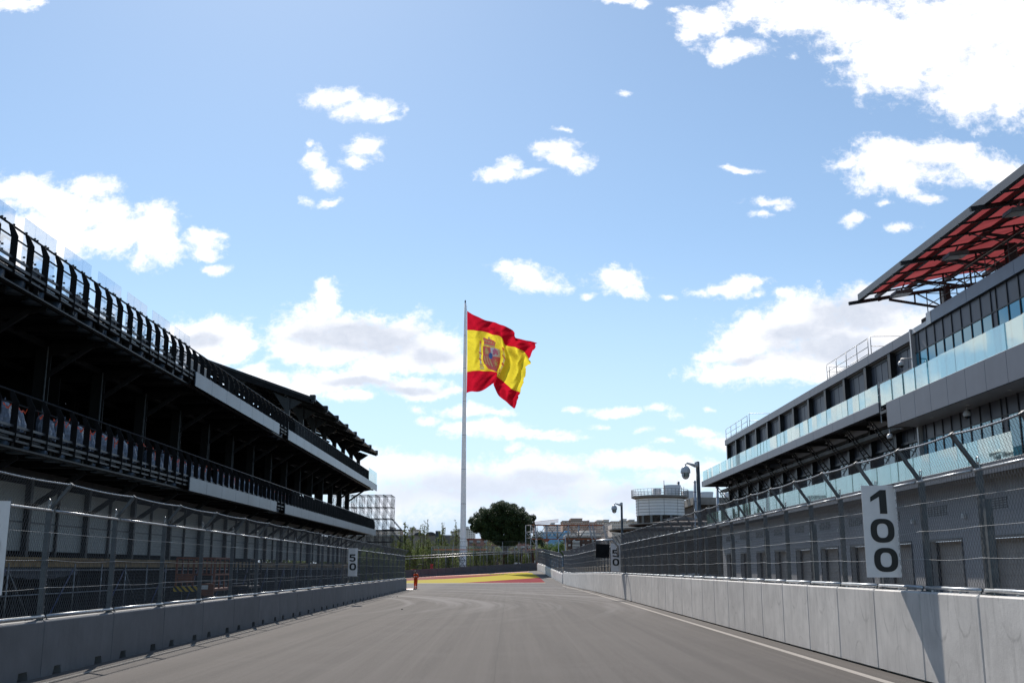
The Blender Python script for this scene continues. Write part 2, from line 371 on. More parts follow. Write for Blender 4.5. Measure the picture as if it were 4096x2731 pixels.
def paint(name, col, worn=.35, scale=(.5, 4.5, 1), under=(.2,.185,.175)):
    m = bpy.data.materials.new(name); m.use_nodes = True
    g = NT(m.node_tree); b = g.n['Principled BSDF']
    P = g.new('ShaderNodeTexCoord').outputs['Object']
    f = g.noise(g.vec('MULTIPLY', P, scale), .35, 7, .7)
    f2 = g.noise(P, 18, 4, .7)
    c = g.mix(g.math('MULTIPLY', g.mapr(f, .42, .68), worn), col, tuple(.5*q+.5*w for q, w in zip(col, (.4, .37, .34))))
    c = g.mix(g.math('MULTIPLY', g.mapr(f2, .50, .66), worn), c, under)
    X = g.sep(P)[0]
    c = g.mix(g.math('MULTIPLY', g.mapr(X, 0, -16, 0, 1), worn*.8), c, (.33, .31, .25))
    g.put(b.inputs['Base Color'], c); b.inputs['Roughness'].default_value = .95; b.inputs['Specular IOR Level'].default_value = .05
    return m
M['yellow_paint'] = paint('worn yellow run-off paint', (.39, .31, .012), .30, under=(.15,.14,.13))
M['redrun_paint'] = paint('worn red run-off paint', (.20, .014, .022), .28, under=(.12,.11,.10))
M['line_paint'] = paint('worn white line paint', (.34, .315, .29), .75, (3, .5, 1))
M['dust'] = paint('pale dust', (.24, .225, .215), .5)
M['earth'] = mat('dry earth', (.20,.16,.11), .95, 0, .1, .12, .2)
M['ground_grass'] = mat('scrub grass', (.09,.10,.045), .95, 0, .1, .2, .25)

def leaf(name, a, b_, trans=.25):
    m = bpy.data.materials.new(name); m.use_nodes = True
    g = NT(m.node_tree); g.n.clear()
    out = g.new('ShaderNodeOutputMaterial')
    geo = g.new('ShaderNodeNewGeometry'); r = geo.outputs['Random Per Island']
    P = g.new('ShaderNodeTexCoord').outputs['Object']
    n = g.noise(P, .6, 3)
    col = g.mix(g.math('MULTIPLY_ADD', r, .6, g.math('MULTIPLY', n, .4)), a, b_)
    pr = g.new('ShaderNodeBsdfPrincipled'); g.put(pr.inputs['Base Color'], col); pr.inputs['Roughness'].default_value = .55
    tr = g.new('ShaderNodeBsdfTranslucent'); g.put(tr.inputs[0], col)
    mx = g.new('ShaderNodeMixShader'); mx.inputs[0].default_value = trans
    g.l.new(pr.outputs[0], mx.inputs[1]); g.l.new(tr.outputs[0], mx.inputs[2]); g.l.new(mx.outputs[0], out.inputs[0])
    return m
M['pine'] = leaf('pine needles', (.014,.028,.008), (.06,.09,.022), .2)
M['poplar'] = leaf('poplar leaves', (.05,.08,.018), (.20,.24,.07), .45)
M['bush'] = leaf('broad green leaves', (.06,.11,.02), (.16,.24,.05), .4)

# ------------------------------------------------------------------ mesh helpers
class MB:
    def __init__(s): s.v = []; s.f = []; s.mi = []; s.cur = 0
    def add(s, vs, fs):
        n = len(s.v); s.v += [tuple(v) for v in vs]
        s.f += [tuple(i+n for i in f) for f in fs]; s.mi += [s.cur]*len(fs); return s
    def box(s, x0, x1, y0, y1, z0, z1):
        return s.add([(x0,y0,z0),(x1,y0,z0),(x1,y1,z0),(x0,y1,z0),(x0,y0,z1),(x1,y0,z1),(x1,y1,z1),(x0,y1,z1)],
              [(0,3,2,1),(4,5,6,7),(0,1,5,4),(1,2,6,5),(2,3,7,6),(3,0,4,7)])
    def cbox(s, x0, x1, y0, y1, z0, z1, c=.02):
        """box with chamfered upper edges and upright edges"""
        a = [(x0+c,y0),(x1-c,y0),(x1,y0+c),(x1,y1-c),(x1-c,y1),(x0+c,y1),(x0,y1-c),(x0,y0+c)]
        i = [(x0+2*c,y0+c),(x1-2*c,y0+c),(x1-c,y0+2*c),(x1-c,y1-2*c),(x1-2*c,y1-c),(x0+2*c,y1-c),(x0+c,y1-2*c),(x0+c,y0+2*c)]
        vs = [(x,y,z0) for x,y in a]+[(x,y,z1-c) for x,y in a]+[(x,y,z1) for x,y in i]
        fs = [tuple(range(7,-1,-1)), tuple(range(16,24))]
        for k in range(8):
            j = (k+1)%8; fs += [(k,j,8+j,8+k),(8+k,8+j,16+j,16+k)]
        return s.add(vs, fs)
    def beam(s, p, q, w, h, up=(0,0,1)):
        p = Vector(p); q = Vector(q); d = (q-p).normalized(); up = Vector(up)
        if abs(d.dot(up)) > .98: up = Vector((0,1,0))
        r = d.cross(up).normalized(); u = r.cross(d)
        vs = []
        for c in (p, q):
            for a, b in ((-1,-1),(1,-1),(1,1),(-1,1)): vs.append(c + r*a*w/2 + u*b*h/2)
        return s.add(vs, [(3,2,1,0),(4,5,6,7),(0,1,5,4),(1,2,6,5),(2,3,7,6),(3,0,4,7)])
    def tube(s, p, q, r, n=6, r2=None, cap=True):
        p = Vector(p); q = Vector(q); d = (q-p)
        if d.length < 1e-6: return s
        d.normalize(); a = d.orthogonal().normalized(); b = d.cross(a); r2 = r if r2 is None else r2
        vs = [p + (a*math.cos(2*math.pi*i/n)+b*math.sin(2*math.pi*i/n))*r for i in range(n)]
        vs += [q + (a*math.cos(2*math.pi*i/n)+b*math.sin(2*math.pi*i/n))*r2 for i in range(n)]
        fs = [(i,(i+1)%n,n+(i+1)%n,n+i) for i in range(n)]
        if cap: fs += [tuple(range(n-1,-1,-1)), tuple(range(n,2*n))]
        return s.add(vs, fs)
    def poly(s, pts, r, n=5):
        pts = [Vector(p) for p in pts]; rings = []
        for i, p in enumerate(pts):
            d = (pts[min(i+1,len(pts)-1)]-pts[max(i-1,0)]).normalized()
            ref = Vector((0,0,1)) if abs(d.z) < .9 else Vector((1,0,0))
            a = d.cross(ref).normalized(); b = d.cross(a)
            rings.append([p+(a*math.cos(2*math.pi*k/n)+b*math.sin(2*math.pi*k/n))*r for k in range(n)])
        vs = [v for g in rings for v in g]; fs = []
        for i in range(len(pts)-1):
            for k in range(n): fs.append((i*n+k, i*n+(k+1)%n, (i+1)*n+(k+1)%n, (i+1)*n+k))
        fs += [tuple(range(n-1,-1,-1)), tuple(range(len(vs)-n, len(vs)))]
        return s.add(vs, fs)
    def prism(s, pts, axis, a, b):
        """extrude polygon (pairs) along axis 'x','y','z' from a to b"""
        def mk(u, v, w): return {'x': (w,u,v), 'y': (u,w,v), 'z': (u,v,w)}[axis]
        n = len(pts); vs = [mk(u,v,a) for u,v in pts]+[mk(u,v,b) for u,v in pts]
        fs = [tuple(range(n-1,-1,-1)), tuple(range(n,2*n))]+[(i,(i+1)%n,n+(i+1)%n,n+i) for i in range(n)]
        return s.add(vs, fs)
    def lathe(s, prof, cx, cy, n=24, a0=0, a1=2*math.pi, z0=0):
        full = abs(a1-a0-2*math.pi) < 1e-6; m = n if full else n+1
        vs = []
        for r, z in prof:
            for i in range(m):
                t = a0+(a1-a0)*i/n; vs.append((cx+r*math.cos(t), cy+r*math.sin(t), z0+z))
        fs = []
        for j in range(len(prof)-1):
            for i in range(n):
                k = (i+1)%m; fs.append((j*m+i, j*m+k, (j+1)*m+k, (j+1)*m+i))
        return s.add(vs, fs)
    def sphere(s, c, rx, ry, rz, n=10, m=7):
        vs = []
        for j in range(m+1):
            ph = math.pi*j/m
            for i in range(n):
                t = 2*math.pi*i/n
                vs.append((c[0]+rx*math.sin(ph)*math.cos(t), c[1]+ry*math.sin(ph)*math.sin(t), c[2]+rz*math.cos(ph)))
        fs = [(j*n+i,(j+1)*n+i,(j+1)*n+(i+1)%n,j*n+(i+1)%n) for j in range(m) for i in range(n)]
        return s.add(vs, fs)
    def mesh(s, name, mats, smoothf=False, fix=True):
        me = bpy.data.meshes.new(name); me.from_pydata(s.v, [], s.f)
        if not isinstance(mats, (list, tuple)): mats = [mats]
        for m in mats: me.materials.append(M[m] if isinstance(m, str) else m)
        me.polygons.foreach_set('material_index', s.mi)
        if smoothf: me.polygons.foreach_set('use_smooth', [True]*len(s.f))
        me.update()
        if fix and len(s.f) < 60000:
            bm = bmesh.new(); bm.from_mesh(me); bmesh.ops.recalc_face_normals(bm, faces=bm.faces); bm.to_mesh(me); bm.free()
        return me
    def build(s, name, mats, parent=None, smoothf=False, fix=True):
        return link(name, s.mesh(name, mats, smoothf, fix), parent)

def link(name, me, parent=None, loc=None, rz=None):
    o = bpy.data.objects.new(name, me); COL.objects.link(o)
    if parent is not None: o.parent = parent
    if loc is not None: o.location = loc
    if rz is not None: o.rotation_euler = (0, 0, rz)
    return o
def tag(o, label=None, cat=None, group=None, kind=None):
    if label: o['label'] = label
    if cat: o['category'] = cat
    if group: o['group'] = group
    if kind: o['kind'] = kind
    return o
def thing(name, label, cat, loc=(0,0,0), rz=0, group=None):
    o = bpy.data.objects.new(name, None); COL.objects.link(o); o.empty_display_size = .3
    o.location = loc; o.rotation_euler = (0, 0, rz); return tag(o, label, cat, group)
def copy_tree(o, kids, parent=None):
    c = o.copy(); COL.objects.link(c)
    if parent is not None: c.parent = parent
    for ch in kids.get(o.name, []): copy_tree(ch, kids, c)
    return c
def kidmap(o, d=None):
    d = {} if d is None else d
    d[o.name] = [c for c in bpy.data.objects if c.parent == o]
    for c in d[o.name]: kidmap(c, d)
    return d

# ------------------------------------------------------------------ ground, track, paint
def sheet(name, xs, ys, dz, m):
    b = MB(); vs = [(x, y, gz(x, y)+dz) for y in ys for x in xs]; n = len(xs)
    fs = [(j*n+i, j*n+i+1, (j+1)*n+i+1, (j+1)*n+i) for j in range(len(ys)-1) for i in range(n-1)]
    b.add(vs, fs); o = b.build(name, m, fix=False, smoothf=True); return tag(o, kind='structure')
def steps(a, b, n): return [a+(b-a)*i/n for i in range(n+1)]
sheet('ground', [-3000,-800,-300,-120]+steps(-80, 80, 32)+[120,300,800,3000], [-300,-60,0,60]+steps(100, 210, 44)+[300,600,1500,6000], -.03, 'earth')
sheet('track', steps(-60, 12, 36), [-20, 0, 40, 80, 110]+steps(118, 197, 40), 0.0, 'asphalt')
sheet('pit_lane', steps(12.004, 60, 16), [-20, 0, 40, 80, 110]+steps(118, 170, 20), -.004, 'asphalt')

def loft(name, low, high, m, dz=.006, nu=36, nv=6):
    """painted area between two measured edges, draped on the ground"""
    def at(pl, t):
        L = [0]
        for a, b in zip(pl, pl[1:]): L.append(L[-1]+math.hypot(b[0]-a[0], b[1]-a[1]))
        d = t*L[-1]
        for i in range(len(pl)-1):
            if d <= L[i+1]+1e-9:
                k = (d-L[i])/max(1e-9, L[i+1]-L[i]); return (pl[i][0]+(pl[i+1][0]-pl[i][0])*k, pl[i][1]+(pl[i+1][1]-pl[i][1])*k)
        return pl[-1]
    b = MB(); vs = []
    for i in range(nu+1):
        p = at(low, i/nu); q = at(high, i/nu)
        for j in range(nv+1):
            k = j/nv; w = gpx(p[0]+(q[0]-p[0])*k, p[1]+(q[1]-p[1])*k); vs.append((w.x, w.y, w.z+dz))
    n = nv+1
    b.add(vs, [(i*n+j, (i+1)*n+j, (i+1)*n+j+1, i*n+j+1) for i in range(nu) for j in range(nv)])
    o = b.build(name, m, fix=False, smoothf=True); return tag(o, kind='structure')
def z6(x, y): return (1450+x*.3401, 1900+y*.3401)
P6 = lambda *a: [z6(*p) for p in a]
loft('yellow_runoff', P6((-150,1274),(528,1270),(1400,1266),(2150,1262)), P6((-150,1238),(515,1205),(1240,1172),(1960,1134),(2020,1160),(2085,1203),(2150,1262)), 'yellow_paint', .004, 48, 10)
loft('red_stripe', P6((-150,1276),(515,1240),(640,1231),(1000,1217),(1400,1190),(1664,1172)), P6((-150,1240),(515,1212),(1000,1187),(1500,1168),(1663,1171)), 'redrun_paint', .010)
loft('red_runoff', P6((1150,1268),(1500,1266),(2146,1260)), P6((1150,1266),(1560,1240),(2086,1203),(2144,1258)), 'redrun_paint', .010)
loft('runoff_edge_line', P6((-150,1279),(528,1274),(1400,1272),(2150,1268)), P6((-150,1273),(528,1269),(1400,1265),(2150,1262)), 'line_paint', .014)
loft('barrier_foot_line', P6((515,1207),(1240,1174),(1960,1136)), P6((515,1203),(1240,1170),(1960,1132)), 'red_paint', .016)
# low kerb end by the left barrier, red with a white edge
def kerb():
    b = MB(); pts = []
    for i in range(13):
        t = i/12; pts.append((-13.5+4.3*t, 104.4+1.2*math.sin(t*1.9)))
    for i in range(12):
        (x0,y0),(x1,y1) = pts[i], pts[i+1]
        w = .55*(1-(i/14)**2); w2 = .55*(1-((i+1)/14)**2)
        b.cur = 0
        b.add([(x0,y0,.0),(x1,y1,.0),(x1,y1+w2,.07),(x0,y0+w,.07)], [(0,1,2,3)])
        b.cur = 1
        b.add([(x0,y0-.14,.012),(x1,y1-.14,.012),(x1,y1,.02),(x0,y0,.02)], [(0,1,2,3)])
    o = b.build('kerb', ['red_paint', 'line_paint'], fix=False); tag(o, kind='structure')
kerb()
def XR(y): return 7.6 if y < 78 else 7.6-.95*smooth(78, 150, y)*1.02
def line_strip(name, f, y0, y1, w, m, dz, n=40):
    b = MB(); vs = []
    for i in range(n+1):
        y = y0+(y1-y0)*i/n; x = f(y); vs += [(x, y, gz(x, y)+dz), (x+w, y, gz(x+w, y)+dz)]
    b.add(vs, [(2*i, 2*i+1, 2*i+3, 2*i+2) for i in range(n)])
    return tag(b.build(name, m, fix=False), kind='structure')
def XL(y): return -8.98 - (y-20)*.0108
line_strip('right_edge_line', lambda y: XR(y)-.76, -5, 126, .19, 'line_paint', .005)
line_strip('left_edge_line', lambda y: XL(y)+.46, -5, 104, .10, 'line_paint', .005)
def swept_lines():
    for k, (pts, w) in enumerate(((((1520,1385),(1800,1375),(2100,1395),(2352,1440)), .35), (((690,1345),(1000,1330),(1500,1345),(1900,1378),(2352,1402)), .5), (((1560,1350),(1900,1345),(2280,1352)), .25))):
        b = MB(); P = []
        for i in range(40):
            t = i/39*(len(pts)-1); a = min(int(t), len(pts)-2); f = t-a
            w6 = z6(pts[a][0]+(pts[a+1][0]-pts[a][0])*f, pts[a][1]+(pts[a+1][1]-pts[a][1])*f); P.append(gpx(*w6))
        vs = []
        for i, p in enumerate(P):
            ww = w*math.sin(math.pi*(i+.3)/40); vs += [(p.x, p.y-ww, p.z+.003), (p.x, p.y+ww, p.z+.003)]
        b.add(vs, [(2*i, 2*i+1, 2*i+3, 2*i+2) for i in range(39)])
        tag(b.build('dust_streak', 'dust', fix=False), kind='structure')
swept_lines()
# pebbles and scraps on the track
for (x, y) in ((1608,2437),(1589,2386),(2263,2353),(1570,2388),(2225,2322)):
    p = gpx(x, y); b = MB(); b.sphere((0,0,.02), .05, .04, .03, 6, 4)
    o = b.build('debris', 'rubber' if x in (1608, 2263, 1589) else 'white'); o.location = p
    tag(o, {1608:'black rubber scrap lying on the asphalt, nearest the camera',1589:'small white scrap on the asphalt near the left barrier',2263:'dark scrap on the asphalt by the right barrier corner',1570:'tiny pale scrap on the asphalt at the left barrier foot',2225:'white scrap on the asphalt beside the red run-off corner'}[x], 'debris', 'scraps on the track')

# ------------------------------------------------------------------ barrier blocks
def block_mesh(L, H, T, notch, m):
    """concrete barrier element along +Y, front face at x=0, thickness towards +X"""
    b = MB(); g = .012
    if notch:
        pts = [(g,0),(.55,0),(.60,.16),(.95,.16),(1.0,0),(L-1.0,0),(L-.95,.16),(L-.60,.16),(L-.55,0),(L-g,0),(L-g,H-.03),(L-g-.03,H),(g+.03,H),(g,H-.03)]
    else:
        pts = [(g,.045),(L-g,.045),(L-g,H-.03),(L-g-.03,H),(g+.03,H),(g,H-.03)]
    b.prism(pts, 'x', .025, T-.025)
    if not notch: b.box(.09, T-.09, .2, L-.2, -.01, .06)
    # softened long edges: thin skins on both faces
    ins = [(y if 0 else (y+ (.025 if y < L/2 else -.025)*(1 if z > 0 else 0)), z-(.025 if z > H*.5 else 0)) for y, z in pts]
    n = len(pts)
    for xa, xb in ((.025, 0), (T-.025, T)):
        vs = [(xa,y,z) for y,z in pts]+[(xb,y,z) for y,z in ins]
        b.add(vs, [(i,(i+1)%n,n+(i+1)%n,n+i) for i in range(n)]+[tuple(range(n, 2*n))])
    return b.mesh('barrier_block', m)
def handle_mesh(L, side):
    """two galvanised hoops lying along the top of the block"""
    b = MB()
    for y0, y1 in ((.25, L*.42), (L*.58, L-.25)):
        b.poly([(0,y0,-.02),(0,y0,.05),(0,y0+.05,.09),(0,y1-.05,.09),(0,y1,.05),(0,y1,-.02)], .022, 6)
    return b.mesh('lifting_bar', 'galv')

PR, HR = 2.505, 1.62
right_joints = []
y = 20.05-PR*3
while y < 134: right_joints.append(y); y += PR
right_joints.append(135.2)
mR = block_mesh(PR, HR, .38, False, 'conc_right'); mH = handle_mesh(PR, 1)
G = 'pale tall concrete blocks of the right-hand wall'
for i in range(len(right_joints)-1):
    ya, yb = right_joints[i], right_joints[i+1]; xa, xb = XR(ya), XR(yb)
    L = yb-ya; me = mR if abs(L-PR) < .02 else block_mesh(L, HR, .38, False, 'conc_right')
    o = link('concrete_block', me, None, (xa, ya, gz(xa, ya)), -math.atan2(xb-xa, yb-ya))
    if ya > 80: o.scale = (1, 1, 1-.13*smooth(80, 130, ya))
    tag(o, 'tall pale scuffed concrete block of the wall under the right-hand debris fence', 'barrier block', G)
    h = link('lifting_bar', mH, o, (.16, 0, HR)); 

PL, HL = 3.76, 1.05
left_joints = [21.1+PL*k for k in range(-3, 22)]
left_joints = [v for v in left_joints if v < 102.5] + [104.0]
mL = block_mesh(PL, HL, .42, True, 'conc_left')
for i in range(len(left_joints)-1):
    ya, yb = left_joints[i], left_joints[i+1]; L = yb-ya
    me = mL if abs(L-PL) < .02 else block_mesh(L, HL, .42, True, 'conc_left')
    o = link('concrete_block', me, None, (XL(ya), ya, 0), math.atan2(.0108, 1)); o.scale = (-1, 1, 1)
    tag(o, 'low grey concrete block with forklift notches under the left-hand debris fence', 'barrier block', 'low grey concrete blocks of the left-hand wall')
# second right wall, from the corner up to the far barrier
A2, B2 = Vector((6.65, 135.6)), Vector((4.9, 189.5)); n2 = 14
mS = block_mesh((B2-A2).length/n2, 1.16, .4, True, 'conc_right')
for i in range(n2):
    p = A2.lerp(B2, i/n2); q = A2.lerp(B2, (i+1)/n2); za, zb = gz(*p), gz(*q)
    o = link('concrete_block', mS, None, (p.x, p.y, za)); d = q-p
    o.rotation_euler = (math.atan2(zb-za, d.length), 0, -math.atan2(d.x, d.y))
    tag(o, 'low pale concrete block climbing from the wall corner towards the far barrier', 'barrier block', 'low pale blocks climbing to the far barrier')
# far barrier, dark boards closing the run-off
W = 1.46; nf = 21
b = MB(); b.cbox(0, W-.02, 0, .7, 0, 1.36, .02); mF = b.mesh('far_block', 'conc_far')
b = MB()
for k in range(5): b.box(.0, W-.03, -.012, .0, .14+k*.25, .16+k*.25)
mFs = b.mesh('board_seam', 'tarp')
for i in range(nf):
    x = 4.9-W*(i+1); z0, z1 = gz(x, 190), gz(x+W, 190)
    o = link('barrier_board', mF, None, (x, 190, z0)); o.rotation_euler = (0, -math.atan2(z1-z0, W), 0)
    tag(o, 'dark grey square barrier board closing the painted run-off at the far end', 'barrier block', 'dark boards of the far barrier')
    link('board_seam', mFs, o)
b = MB(); b.box(0, .1, -.02, .7, 0, 1.38); o = b.build('end_board', 'conc_red'); o.location = (4.91, 190, gz(4.9, 190)-.02)
tag(o, 'thin red board where the far barrier meets the right-hand blocks', 'barrier block')

# ------------------------------------------------------------------ debris fences
def mesh_panel(L, z0, z1, ox, oz, cell=.052, r=.0030, ch=.075, hook=True):
    """woven wire netting from z0 up to z1, then leaning out by (ox, oz); lies in the YZ plane"""
    n = int(L/cell); path = []
    z = z0
    while z < z1-1e-6: path.append((0, z)); z += ch
    path.append((0, z1)); k = max(2, int(math.hypot(ox, oz)/ch))
    for i in range(1, k+1): path.append((ox*i/k, z1+oz*i/k))
    vs = []; fs = []; m = len(path)
    for i in range(n):
        yc = (i+.5)*L/n
        for j, (xx, zz) in enumerate(path):
            s = 1 if (j+i) % 2 else -1
            bulge = .03*math.sin(zz*5.0+1)*math.sin(math.pi*yc/L)
            yy = yc + s*cell*.5
            for (a, c) in ((-r, -r*.6), (r, -r*.6), (0, r)): vs.append((xx+c+bulge*.4, yy+a, zz+ .0))
        base = i*m*3
        for j in range(m-1):
            for a in range(3): fs.append((base+j*3+a, base+j*3+(a+1)%3, base+(j+1)*3+(a+1)%3, base+(j+1)*3+a))
    b = MB(); b.add(vs, fs); return b.mesh('wire_mesh', 'wire', fix=False)

def post_mesh(h, ox, oz, w=.085, d=.10):
    b = MB()
    # open channel: web and two flanges
    b.box(-d/2, d/2, -w/2, -w/2+.014, 0, h); b.box(-d/2, -d/2+.012, -w/2+.014, w/2, 0, h); b.box(d/2-.012, d/2, -w/2+.014, w/2, 0, h)
    b.box(-.13, .13, -.12, .12, 0, .014)
    for z in (.06,):
        for sy in (-1, 1):
            for sx in (-1, 1): b.tube((sx*.1, sy*.09, .014), (sx*.1, sy*.09, .045), .012, 6)
    return b.mesh('post', 'galv_dark')
def arm_mesh(h, ox, oz, w=.06):
    b = MB(); b.beam((0, 0, h-.10), (ox, 0, h+oz), w, .075, (0, 1, 0))
    b.beam((ox*.98, 0, h+oz*.98), (ox*1.04, 0, h+oz+.02), w+.02, .11, (0, 1, 0)); return b.mesh('overhang_arm', 'galv_dark')
def eye_mesh(h):
    b = MB(); pts = [(0, .055*math.cos(t), h+.075+.055*math.sin(t)) for t in [2*math.pi*i/12 for i in range(13)]]
    b.poly(pts, .010, 5); b.box(-.008, .008, -.045, .045, h-.05, h+.04); return b.mesh('lifting_eye', 'galv')
def coil_mesh(z0, z1, n=22):
    b = MB(); pts = []
    for i in range(n*6+1):
        t = i/6*2*math.pi; z = z0+(z1-z0)*i/(n*6); pts.append((.02*math.cos(t)+.02, .028*math.sin(t), z))
    b.poly(pts, .0035, 4); return b.mesh('lacing_coil', 'galv')

def fence(label, joints, fx, base, hpost, ox, oz, inner_posts, side, cables=(.28, .52, .76), ptilt=None, cat='fence'):
    """posts at the joints; fx(y)->(x, z) of the fence foot; overhang leans towards the track"""
    t = thing('debris_fence', label, cat, (0, 0, 0))
    pm = post_mesh(hpost, ox, oz); am = arm_mesh(hpost, ox, oz); em = eye_mesh(hpost); cm = coil_mesh(.15, hpost-.15)
    pi = post_mesh(hpost*.72, 0, 0, .09, .12)
    foots = [Vector((fx(y)[0], y, fx(y)[1])) for y in joints]
    Ls = {}
    rail_top, rail_tip, rail_bot = [], [], []
    cab = [[] for _ in cables]
    for i, p in enumerate(foots):
        q = foots[min(i+1, len(foots)-1)]; pr = foots[max(i-1, 0)]; d = (q-pr); rz = -math.atan2(d.x, d.y)
        po = link('post', pm, t, p, rz)
        link('overhang_arm', am, po); link('lifting_eye', em, po)
        if p.y < 70: link('lacing_coil', cm, po, (0, .07, 0))
        if inner_posts and i % 2 == 0 and p.y < 90: link('gate_post', pi, t, p+Vector((.04*side, -.30, 0)), rz)
        o3 = Vector((ox, 0, oz))
        rail_tip.append(p+Vector((ox, 0, hpost+oz))); rail_top.append(p+Vector((-.09*side*0+ (.085 if ox > 0 else -.085), 0, hpost-.08)))
        if i < len(foots)-1:
            L = (q-p).length; key = round(L, 1)
            if key not in Ls: Ls[key] = mesh_panel(L, .08, hpost, ox, oz)
            mp = link('wire_mesh', Ls[key], t, p+Vector((.085 if ox > 0 else -.085, 0, 0)))
            mp.rotation_euler = (math.atan2(q.z-p.z, math.hypot(q.x-p.x, q.y-p.y)), 0, rz)
            for j in range(7):
                k = j/6; m = p.lerp(q, k); sg = math.sin(math.pi*k)
                for c, fr in enumerate(cables):
                    sag = .006+.035*(((i*7+c*3) % 5)/5)*(1 if c != len(cables)-1 else .2)
                    cab[c].append(m+Vector((.10 if ox > 0 else -.10, 0, hpost*fr-sag*sg)))
    off = .095 if ox > 0 else -.095
    for c, pts in enumerate(cab): MB().poly(pts, .0045, 4).build('tension_cable', 'cable', t, True)
    for i in range(len(foots)-1):
        p, q = foots[i], foots[i+1]; d = (q-p).normalized()
        a, c = p+d*.07, q-d*.07
        MB().poly([a+Vector((off, 0, hpost-.10)), c+Vector((off, 0, hpost-.10))], .026, 8).build('top_rail', 'galv', t, True)
        MB().poly([a+Vector((off, 0, .07)), c+Vector((off, 0, .07))], .034, 8).build('bottom_rail', 'galv', t, True)
    b = MB(); pts = []
    for i in range(len(foots)-1):
        for j in range(10):
            p = rail_tip[i].lerp(rail_tip[i+1], j/10); pts.append(p+Vector((0, 0, -.03*math.sin(math.pi*j/10))))
    pts.append(rail_tip[-1]); b.poly(pts, .018, 7); b.build('tip_rail', 'cable', t, True)
    return t

rj = [v for v in right_joints]
def fR(y):
    x = XR(y); return (x+.24, gz(x, y)+HR*(1-.13*smooth(80, 130, y) if y > 80 else 1))
fence('tall wire debris fence of galvanised posts on the right-hand concrete wall', [v+.08 for v in rj], fR, HR, 2.12, -.40, .50, True, -1)
def fL(y): return (XL(y)-.26, HL)
fence('dark wire debris fence with bright cables on the left-hand concrete wall', [v+.35 for v in left_joints[:-1]]+[103.7], fL, HL, 2.22, .40, .42, False, 1)
def f2(y):
    k = (y-A2.y)/(B2.y-A2.y); p = A2.lerp(B2, k); return (p.x+.22, gz(p.x, p.y)+1.16)
fence('distant wire debris fence climbing from the wall corner to the far barrier', [A2.y+.3+i*(B2.y-A2.y-.6)/n2 for i in range(n2+1)], f2, 1.16, 2.2, -.40, .45, False, -1)

